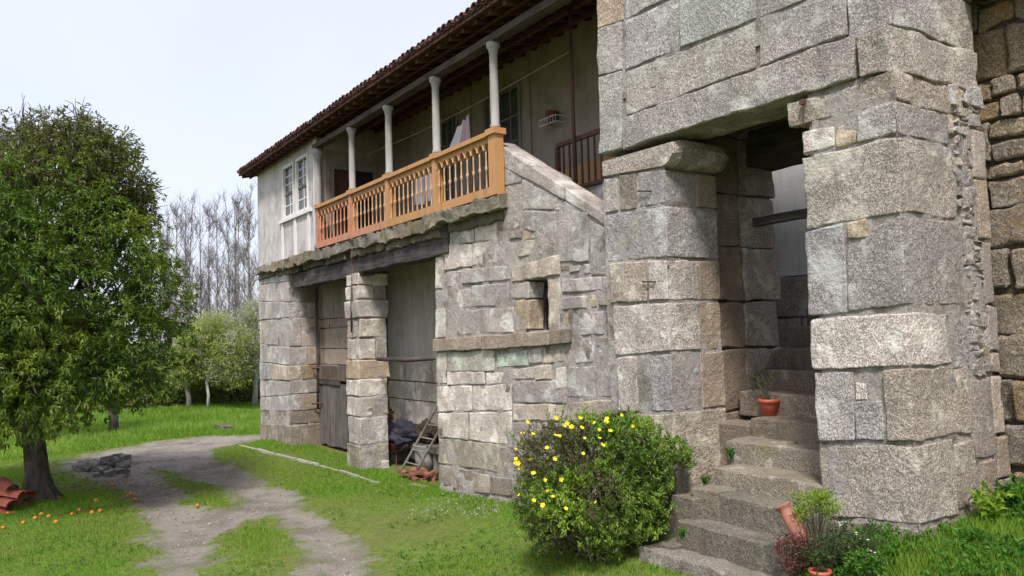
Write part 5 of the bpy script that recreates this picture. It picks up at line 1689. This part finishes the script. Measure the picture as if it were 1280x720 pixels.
# ---- bare poplars
def poplar_mesh(seed, H):
    NR.seed(seed)
    tk, tw = MB(), MB()
    wob = NR.normal(0, .12, 2)
    pts = [np.array([wob[0] * math.sin(t * 3), wob[1] * math.sin(t * 2.3), H * t]) for t in np.linspace(0, 1, 9)]
    tk.tube(pts, [.078 * (1 - t) + .014 for t in np.linspace(0, 1, 9)], 6)
    for k in range(30):
        t = NR.uniform(.12, .96)
        i = int(t * 8); a = pts[i] + (pts[min(i + 1, 8)] - pts[i]) * (t * 8 - i)
        az = NR.uniform(0, 6.28)
        L_ = (1 - t * .72) * H * NR.uniform(.08, .30)
        e = a + np.array([math.cos(az) * NR.uniform(.2, .6), math.sin(az) * NR.uniform(.2, .6), .9]) * L_
        q_ = limb(tw, a, e, .032 * (1 - t) + .013, .010, .10, 4, 5)
        for j in range(6):
            s_ = q_[NR.randint(1, 5)]
            e2 = s_ + np.array([NR.normal(0, .35), NR.normal(0, .35), NR.uniform(.35, 1)]) * L_ * NR.uniform(.25, .55)
            q2 = limb(tw, s_, e2, .013, .007, .10, 3, 4)
            for m in range(2):
                s3 = q2[NR.randint(1, 4)]
                limb(tw, s3, s3 + np.array([NR.normal(0, .3), NR.normal(0, .3), NR.uniform(.3, 1)]) * .8, .011, .007, .05, 3, 3)
    return tk, tw
src = []
for k in range(4):
    tk, tw = poplar_mesh(100 + k, 13.5)
    src.append((tk, tw))
meshes = []
NR.seed(77)
extra = [(NR.uniform(192, 315), NR.uniform(268, 330), NR.uniform(56, 74)) for _ in range(5)]
specs = extra[:0] + [(188, 268, 60), (200, 274, 66), (212, 262, 61), (222, 254, 68), (232, 248, 60), (243, 252, 65), (252, 244, 61), (263, 256, 69), (271, 246, 62), (283, 250, 60), (292, 240, 66), (300, 247, 61), (309, 244, 68), (317, 238, 60), (176, 285, 66)] + extra
for k, (px, ptop, dep) in enumerate(specs):
    d_ = ray(px, 430); d_ = d_ / (d_ @ FWD)
    b_ = CAM + d_ * dep
    gb = float(gz(b_[0], b_[1]))
    H = CAM[2] + (428 - ptop) / FPX * dep - gb
    o = thing("bare_poplar", "slender leafless poplar in the row behind the meadow", "tree", (b_[0], b_[1], gb), "bare poplars behind the meadow")
    i = k % 4
    if k < 4:
        a = src[i][0].build("trunk", M['bark_poplar'], None, True, (0, 0, 0)); b2 = src[i][1].build("branches", M['bark_poplar'], None, True, (0, 0, 0))
        meshes.append((a, b2))
    else:
        a, b2 = meshes[i][0].copy(), meshes[i][1].copy()
        scene.collection.objects.link(a); scene.collection.objects.link(b2)
    for c in (a, b2):
        c.parent = o; c.location = (0, 0, 0)
    sc = H / 13.5
    o.scale = (sc, sc, sc); o.rotation_euler = (0, 0, NR.uniform(0, 6.28))
    if px == 176: o["label"] = "short bare poplar at the left end of the row, half hidden by the orange tree"
    if px == 317: o["label"] = "tall bare poplar at the right end of the row, against the house corner"

# ---- yellow-flowered shrub against the wall
NR.seed(41)
sb = on_ground(742, 692)
sb[0] = min(sb[0], 5.75)
sdp = float((sb - CAM) @ FWD); smp = sdp / FPX
shr = thing("flowering_shrub", "rounded shrub dotted with yellow flowers beside the steps", "shrub", sb)
sl = [(688, 572, 44, 0), (742, 562, 42, 0), (796, 556, 34, 0), (842, 566, 20, .1), (684, 628, 44, 0), (745, 625, 56, -.1), (798, 638, 40, -.1), (690, 664, 34, 0), (755, 668, 34, -.1), (808, 596, 36, .05), (720, 545, 28, 0), (770, 545, 28, .1), (858, 575, 12, .1)]
def sp_(px, py, dd=0): return CAM + ray(px, py) / FPX * (sdp + dd)
sph = []
pa, pb = [], []
for (px, py, r, dd) in sl:
    for off in ((0,) if r < 30 else (-.22, .22)):
        c = sp_(px, py, dd + off); R_ = r * smp * NR.uniform(.92, 1.05)
        sph.append((c, R_))
        nn = int(4300 * r * r / 24000)
        d = rdir(nn, .2)
        P_ = c + d * R_ * NR.uniform(.55, 1.08, (nn, 1))
        P_ = P_[P_[:, 2] > gz(P_[:, 0], P_[:, 1]) + .03]; d = rdir(len(P_), .6)
        old = (vnoise(P_, 1.9, 61) + (730 - px) / 200.0 + .3 * (py > 640) - .1) > 0.05
        for arr, msk, k, L_, W_ in ((pb, old, 7, .042, .015), (pa, ~old, 9, .056, .021)):
            if msk.any(): arr.append(rosettes(P_[msk], d[msk] + [0, 0, .5], k, L_, W_, .75, 0.0, .015))
shoots = MB()
for k in range(70):
    c, R_ = sph[NR.randint(len(sph))]
    d0_ = rdir(1, .9)[0]
    a = c + d0_ * R_ * .8; e = c + (d0_ + [0, 0, .25]) * R_ * NR.uniform(1.05, 1.32)
    if e[0] > 6.6 or e[2] < sb[2] + .3: continue
    limb(shoots, a, e, .006, .003, .06, 4, 4)
    ts = NR.uniform(.2, 1.05, 16)
    C = a + (e - a) * ts[:, None]
    (pb if (c[1] > sb[1] + .15 and NR.rand() < .6) else pa).append(leaves(C, rdir(16, .8), .048 * NR.uniform(.6, 1.2, 16), .016 * np.ones(16), 0))
tag(shoots.build("shoots", M['stem'], shr, True), kind="stuff")
V_, F_ = join(pa); np_obj("foliage", V_, F_, M['leaf_shrub'], shr, False)
V_, F_ = join(pb); np_obj("old_foliage", V_, F_, M['leaf_shrub_old'], shr, False)
sm = MB()
for c, R_ in sph:
    for j in range(5):
        limb(sm, sb + [NR.uniform(-.25, .25), NR.uniform(-.35, .35), 0], c + rdir(1, .5)[0] * R_ * .9, .016, .005, .10, 4, 6)
sm.build("stems", M['stem'], shr, True)
fl = None
for (px, py) in ((653, 542), (666, 543), (659, 528), (645, 562), (645, 574), (648, 579), (649, 585), (649, 619), (667, 592), (667, 626), (679, 632), (681, 600), (685, 614), (691, 621), (707, 636), (701, 599), (695, 545), (700, 545), (709, 529), (695, 523), (725, 523),
                 (731, 548), (729, 567), (727, 535), (749, 537), (749, 548), (753, 557), (759, 524), (763, 539), (743, 529), (777, 519), (792, 532), (745, 628), (693, 574), (684, 560), (663, 573), (758, 528), (705, 533), (714, 534), (644, 578)):
    d = ray(px, py); d = d / np.linalg.norm(d)
    best = None
    for c, R_ in sph:
        oc = CAM - c; bq = oc @ d; cq = oc @ oc - (R_ * 1.03) ** 2
        disc = bq * bq - cq
        if disc > 0:
            t = -bq - math.sqrt(disc)
            if best is None or t < best: best = t
    p_ = CAM + d * (best - .02) if best else sp_(px, py)
    if fl is None:
        mb = MB()
        for k in range(5):
            a = k * 2 * math.pi / 5
            ca, sa = math.cos(a), math.sin(a)
            rot = lambda x, y, z: (x * ca - y * sa, x * sa + y * ca, z)
            mb.add([rot(0.003, 0, 0), rot(.02, -.019, .010), rot(.042, -.012, .020), rot(.042, .012, .020), rot(.02, .019, .010)], [(0, 1, 2, 3, 4)])
        mb.lathe([(.006, 0), (.008, .008), (.003, .012)], (0, 0, .002), 6)
        fl = mb.build("flower", M['petal'], shr, True, (0, 0, 0))
        o = fl
    else:
        o = fl.copy(); scene.collection.objects.link(o); o.parent = shr
    o.location = p_ - WLOC[shr.name]
    o.rotation_euler = (-d * .6 + NR.normal(0, .4, 3) + [0, 0, .6]).tolist() and Vector(-d * .8 + NR.normal(0, .35, 3) + [0, 0, .5]).to_track_quat('Z', 'Y').to_euler()
    s_ = NR.uniform(.42, .72); o.scale = (s_,) * 3

# ---- pots and plants by the steps
def fronds(base, n, h, spread, L, W, mat, name, parent, per=14, droop=.25):
    parts = []
    for k in range(n):
        az = NR.uniform(0, 6.28)
        e = base + np.array([math.cos(az) * spread * NR.uniform(.3, 1), math.sin(az) * spread * NR.uniform(.3, 1), h * NR.uniform(.6, 1)])
        ts = NR.uniform(.15, 1, per)
        C = base + (e - base) * ts[:, None] + np.array([0, 0, 1]) * (.25 * h * np.sin(math.pi * ts * .8))[:, None]
        D = rdir(per, .3) + (e - base) / (np.linalg.norm(e - base) + 1e-6) * .6
        parts.append(leaves(C, D, L * NR.uniform(.6, 1.2, per), W * NR.uniform(.7, 1.2, per), droop))
    V_, F_ = join(parts)
    return np_obj(name, V_, F_, mat, parent, False)
def stems(base, tips, r, mat, parent, name="stems"):
    mb = MB()
    for t in tips: limb(mb, base, t, r, r * .5, .08, 4, 5)
    return mb.build(name, mat, parent, True)
def pot(px, py, z, r, h, mat, label, cat="potted plant"):
    p_ = at_z(px, py, z)
    t = thing("potted_plant", label, cat, p_)
    MB().lathe(pot_prof(r, h), p_, 18).build("pot", mat, t, True)
    MB().lathe([(r * .85, 0), (r * .85, .012)], p_ + [0, 0, h * .82], 14).build("soil", M['soil'], t)
    return t, p_ + [0, 0, h * .85]
t, q_ = pot(962, 519.5, 1.745, .118, .20, M['plastic_red'], "red plastic pot with a wispy green plant on the porch steps")
tips = [q_ + [NR.uniform(-.1, .1), NR.uniform(-.02, .22), NR.uniform(.15, .38)] for _ in range(12)]
stems(q_, tips, .005, M['stem'], t)
parts = []
for e in tips:
    parts.append(leaves(e + NR.normal(0, .03, (16, 3)), rdir(16, .3), .05 * NR.uniform(.6, 1.2, 16), .014 * np.ones(16), .1))
V_, F_ = join(parts); np_obj("foliage", V_, F_, M['leaf_dark'], t, False)
# tall terracotta jar leaning left, with a bright spurge behind it
jb = at_x(1004, 676, 6.02)
jar = thing("terracotta_jar", "tall slim terracotta jar leaning over at the right end of the steps", "jar", jb)
prof = [(r_ * .82, z_ * .78) for r_, z_ in [(.06, 0), (.075, .05), (.085, .18), (.075, .30), (.062, .36), (.068, .39), (.095, .415), (.10, .43), (.085, .435), (.055, .40), (.05, .1)]]
o = MB().lathe(prof, (0, 0, 0), 18).build("body", M['terracotta'], None, True, (0, 0, 0))
o.parent = jar
o.color = (.95, .92, .95, 1)
tilt = Vector(at_x(981, 637, 6.0) - jb).normalized()
o.rotation_euler = tilt.to_track_quat('Z', 'Y').to_euler()
o.location = (0, 0, 0)
sg = at_x(1022, 690, 6.05); sg[2] = float(gz(sg[0], sg[1])) - .02
sp = thing("spurge_plant", "bright yellow-green bushy plant on bare stems behind the terracotta jar", "plant", sg)
tips, parts = [], []
for (px, py) in [(NR.uniform(990, 1046), NR.uniform(618, 645)) for _ in range(46)]:
    tips.append(at_x(px, py, 6.05 + NR.uniform(-.18, .18)))
for e in tips:
    d = rdir(26, .5)
    parts.append(leaves(e + d * NR.uniform(0, .05, (26, 1)), d, .036 * NR.uniform(.7, 1.2, 26), .013 * np.ones(26), 0))
stems(sg, tips, .006, M['stem'], sp)
V_, F_ = join(parts); np_obj("foliage", V_, F_, M['leaf_bright'], sp, False)
def low_plant(name, label, cat, pxs, X, n, L, W, mat, h=.3, k=16):
    cs = [at_x(RG.uniform(*pxs[0]), RG.uniform(*pxs[1]), X + RG.uniform(-.14, .14)) for _ in range(n)]
    cs = [c for c in cs]
    b = np.mean(cs, 0); b[2] = float(gz(b[0], b[1])) - .02
    t = thing(name, label, cat, b)
    parts = []
    for e in cs:
        d = rdir(k, .4)
        parts.append(leaves(e + d * NR.uniform(0, .05, (k, 1)), d, L * NR.uniform(.6, 1.2, k), W * NR.uniform(.7, 1.2, k), .1))
    stems(b, cs, .004, M['stem'], t)
    V_, F_ = join(parts); np_obj("foliage", V_, F_, mat, t, False)
    return t, cs
low_plant("sedum_plant", "dark red leafy plant at the foot of the terracotta jar", "plant", ((972, 1008), (668, 712)), 5.95, 60, .035, .018, M['leaf_red'])
low_plant("herb_plant", "dull green herb under the bright bushy plant", "plant", ((1005, 1052), (668, 706)), 6.0, 60, .045, .012, M['leaf_dark'])
dz_, cs = low_plant("daisy_plant", "green plant with tiny white flowers right of the bright bushy plant", "plant", ((1040, 1100), (655, 715)), 6.15, 70, .045, .013, M['leaf_dark'])
d0 = None
for e in cs[:16]:
    if d0 is None:
        d0 = MB().lathe([(.002, 0), (.014, .004), (.002, .008)], (0, 0, 0), 7).build("flower", M['daisy'], dz_, True, (0, 0, 0)); o = d0
    else:
        o = d0.copy(); scene.collection.objects.link(o); o.parent = dz_
    o.location = np.array(e) + [-.06, -.03, .04] - WLOC[dz_.name]
low_plant("primrose_plant", "fresh green plant with two yellow blooms at the bottom edge", "plant", ((1062, 1098), (694, 722)), 5.95, 40, .05, .022, M['leaf_fern'])
t, q_ = pot(1026, 735, float(gz(6.0, 4.45)) + .02, .085, .15, M['plastic_red'], "small orange-red pot of greenery at the bottom edge below the bright plant")
fronds(q_, 14, .16, .12, .05, .015, M['leaf_dark'], "foliage", t)
# ferns rooted in the step joints
for i, (px, py, z, sz, lab) in enumerate(((917, 580, 1.28, .17, "leafy weed growing at the left end of the porch steps"), (953, 583, 1.28, .14, "small weed growing in the middle of a porch step"), (1008, 586, 1.28, .21, "upright green fern in a step joint by the near pier"), (973, 550, 1.53, .08, "tiny tuft growing on the step below the red pot"), (853, 675, .79, .09, "pale tuft of weed on the lower step"), (882, 608, 1.05, .10, "wispy weed where the steps meet the far pier"))):
    b = at_z(px, py, z - .03)
    t = thing("fern", lab, "weed", b)
    fronds(b, 16, sz, sz * .62, sz * .38, sz * .13, M['leaf_fern'], "foliage", t, 12)
# broad-leaved plants and stones at the right
for i, (px, py, sz, lab) in enumerate(((1238, 655, .26, "broad pale-leaved plant at the foot of the fieldstone wall"), (1262, 640, .22, "leafy green weed under the fieldstone wall at the right edge"), (1215, 690, .16, "low green weed in the grass before the porch pier"))):
    b = on_ground(px, py); t = thing("broadleaf_plant", lab, "plant", b)
    fronds(b, 16, sz, sz * .8, sz * .42, sz * .22, M['leaf_bright'] if i == 0 else M['leaf_fern'], "foliage", t, 6)

# ---- grass
NR.seed(51)
def blades(x, y, h, wd, lean=.45):
    n = len(x)
    z = gz(x, y) - .012
    az = NR.uniform(0, 6.28, n)
    b = np.stack([x, y, z], 1)
    s_ = np.stack([np.cos(az), np.sin(az), 0 * az], 1) * wd[:, None] * .5
    az2 = NR.uniform(0, 6.28, n)
    tip = b + np.stack([np.cos(az2) * lean * h, np.sin(az2) * lean * h, h], 1)
    V_ = np.stack([b - s_, b + s_, tip], 1).reshape(-1, 3)
    return V_, np.arange(3 * n).reshape(-1, 3)
def visible(x, y, z=0.0, mx=220):
    d = np.stack([x, y, 0 * x + z], 1) - CAM
    f = d @ FWD
    px = 640 + FPX * (d @ RT) / f; py = 360 - FPX * (d @ UP) / f
    return (f > 1) & (px > -mx) & (px < 1280 + mx) & (py < 720 + mx), f
def in_house(x, y):
    return ((x > XF + .1) & (y > 7.7) & (y < 24.1) & ~((x < 7.5) & (y > 17.2) & (y < 21.3)) & ~((x < 7.25) & (y > 12.9) & (y < 16.5))) | ((x > XP + .02) & (y > 6.6) & (y < 8)) | ((x > XP) & (y > YC - .02) & (y < 6.7)) | ((x > XR2 - .03) & (y < 4)) | ((x > 5.85) & (y > 4.6) & (y < 7.3))
N = 1500000
x, y = NR.uniform(-9, 9.5, N), NR.uniform(1.2, 27, N)
vis, f = visible(x, y, 0.3)
keep = vis & ~in_house(x, y) & (NR.rand(N) < np.clip((9.5 / np.maximum(f, 1)) ** 1.25, 0, 1))
x, y, f = x[keep], y[keep], f[keep]
sd_ = track_sd(x, y)
k2 = (sd_ < 0) | (NR.rand(len(x)) < .10 * np.exp(-np.maximum(sd_, 0) / .12))
pn_ = vnoise(np.stack([x, y, 0 * x], 1), .6, 71)
bare = smooth((-sd_) / .5) * .45 + .6          # thinner beside the track
k2 &= NR.rand(len(x)) < np.clip(bare + .35 * pn_, .12, 1)
x, y, f, sd_, pn_ = x[k2], y[k2], f[k2], sd_[k2], pn_[k2]
lush = smooth((x - 5.6) / .8) * (y < 5.2) + .5 * smooth((x - 6.2) / .6) * (y > 7) + .6 * np.exp(-((x - base[0]) ** 2 + (y - base[1]) ** 2) / .5)
h = (.035 + .022 * NR.rand(len(x))) * (1 + .5 * pn_) * (1 + 1.6 * lush) * np.where(sd_ > -.25, .7, 1)
V_, F_ = blades(x, y, h, (.009 + .006 * NR.rand(len(x))) * np.clip(f / 11, 1, 2.2))
tag(np_obj("grass", V_, F_, M['grass'], None, False), "short bright grass of the verge and track edges", None, None, "stuff")
print("grass", len(x))
N = 150000
x, y = NR.uniform(-16, 13, N), NR.uniform(24.5, yh + 2.0, N)
vis, f = visible(x, y, 0.1)
keep = vis & (track_sd(x, y) < -.15) & ~in_house(x, y) & (NR.rand(N) < .75)
x, y, f = x[keep], y[keep], f[keep]
pn_ = vnoise(np.stack([x, y, 0 * x], 1), .5, 73)
V_, F_ = blades(x, y, (.09 + .11 * NR.rand(len(x))) * (1 + .6 * pn_), .022 + .012 * NR.rand(len(x)), .6)
tag(np_obj("meadow_grass", V_, F_, M['grass_far'], None, False), "tall bright meadow grass beyond the track", None, None, "stuff")
# clover and small weeds in the lawn, leafy ground cover before the pier, tiny pale flowers
N = 16000
x, y = NR.uniform(-6, 7, N), NR.uniform(5, 24, N)
vis, f = visible(x, y, 0)
pn_ = vnoise(np.stack([x, y, 0 * x], 1), 1.1, 75)
keep = vis & (track_sd(x, y) < -.1) & ~in_house(x, y) & (pn_ > .12) & (NR.rand(N) < np.clip((10 / f) ** 1.3, 0, 1))
C = np.stack([x[keep], y[keep], gz(x[keep], y[keep]) + .012], 1)
V_, F_ = rosettes(C, np.tile([0, 0, 1.0], (len(C), 1)), 5, .040, .022, 1.3, 0, .02)
tag(np_obj("clover", V_, F_, M['leaf_fern'], None, False), "low clover and weeds spread through the lawn", None, None, "stuff")
N = 5200
x, y = NR.uniform(5.7, 9.3, N), NR.uniform(1.6, 4.3, N)
vis, f = visible(x, y, .8)
pn_ = vnoise(np.stack([x, y, 0 * x], 1), 2.2, 76)
keep = vis & ~in_house(x, y) & (pn_ > -.25)
x, y, pn_ = x[keep], y[keep], pn_[keep]
C = np.stack([x, y, gz(x, y) + NR.uniform(.01, .10, len(x)) * (1 + pn_)], 1)
V_, F_ = rosettes(C, np.tile([0, 0, 1.0], (len(C), 1)), 6, .055, .028, 1.0, 0, .03)
tag(np_obj("ground_cover", V_, F_, M['leaf_fern'], None, False), "leafy ground cover before the porch pier", None, None, "stuff")
C = np.array([on_ground(RG.uniform(510, 625), RG.uniform(618, 652)) for _ in range(150)]) + [0, 0, .045]
M['lilac'] = leaf('lilac_petal', (0.42, 0.36, 0.52), (0.60, 0.55, 0.66), None, .6, .1, .3)
V_, F_ = rosettes(C, np.tile([0, 0, 1.0], (len(C), 1)), 3, .020, .014, 1.0, 0, .004)
tag(np_obj("lawn_flowers", V_, F_, M['lilac'], None, False), "tiny lilac flowers in the lawn near the shrub", None, None, "stuff")
# gravel on the track, fallen leaves under the tree
N = 60000
x, y = NR.uniform(-4, 8, N), NR.uniform(7, 25, N)
vis, f = visible(x, y, 0)
keep = vis & (track_sd(x, y) > .05) & (NR.rand(N) < np.clip((9 / f) ** 1.5, 0, 1))
x, y = x[keep], y[keep]; n = len(x)
r_ = NR.uniform(.006, .018, n) * np.where(NR.rand(n) < .04, 2.2, 1)
C = np.stack([x, y, gz(x, y) - .045 * 1.0 + r_ * .3], 1)
oc = np.array([[1, 0, 0], [0, 1, 0], [-1, 0, 0], [0, -1, 0], [0, 0, .8]])
V_ = (C[:, None, :] + oc[None] * r_[:, None, None] * NR.uniform(.6, 1.2, (n, 5, 3))).reshape(-1, 3)
b_ = np.arange(n)[:, None] * 5
F_ = np.concatenate([b_ + q for q in ([0, 1, 4], [1, 2, 4], [2, 3, 4], [3, 0, 4])], 1).reshape(-1, 3)
tag(np_obj("gravel", V_, F_, M['pebble'], None, False), "loose gravel scattered over the bare track", None, None, "stuff")
n = 1500
x, y = base[0] + NR.normal(.5, 1.5, n), base[1] + NR.normal(.6, 1.8, n)
C = np.stack([x, y, gz(x, y) + .02], 1)
D = rdir(n); D[:, 2] *= .2
V_, F_ = leaves(C, D, .06 * NR.uniform(.6, 1.2, n), .028 * np.ones(n), 0)
tag(np_obj("fallen_leaves", V_, F_, M['dry_leaf'], None, False), "dry fallen leaves under the orange tree", None, None, "stuff")
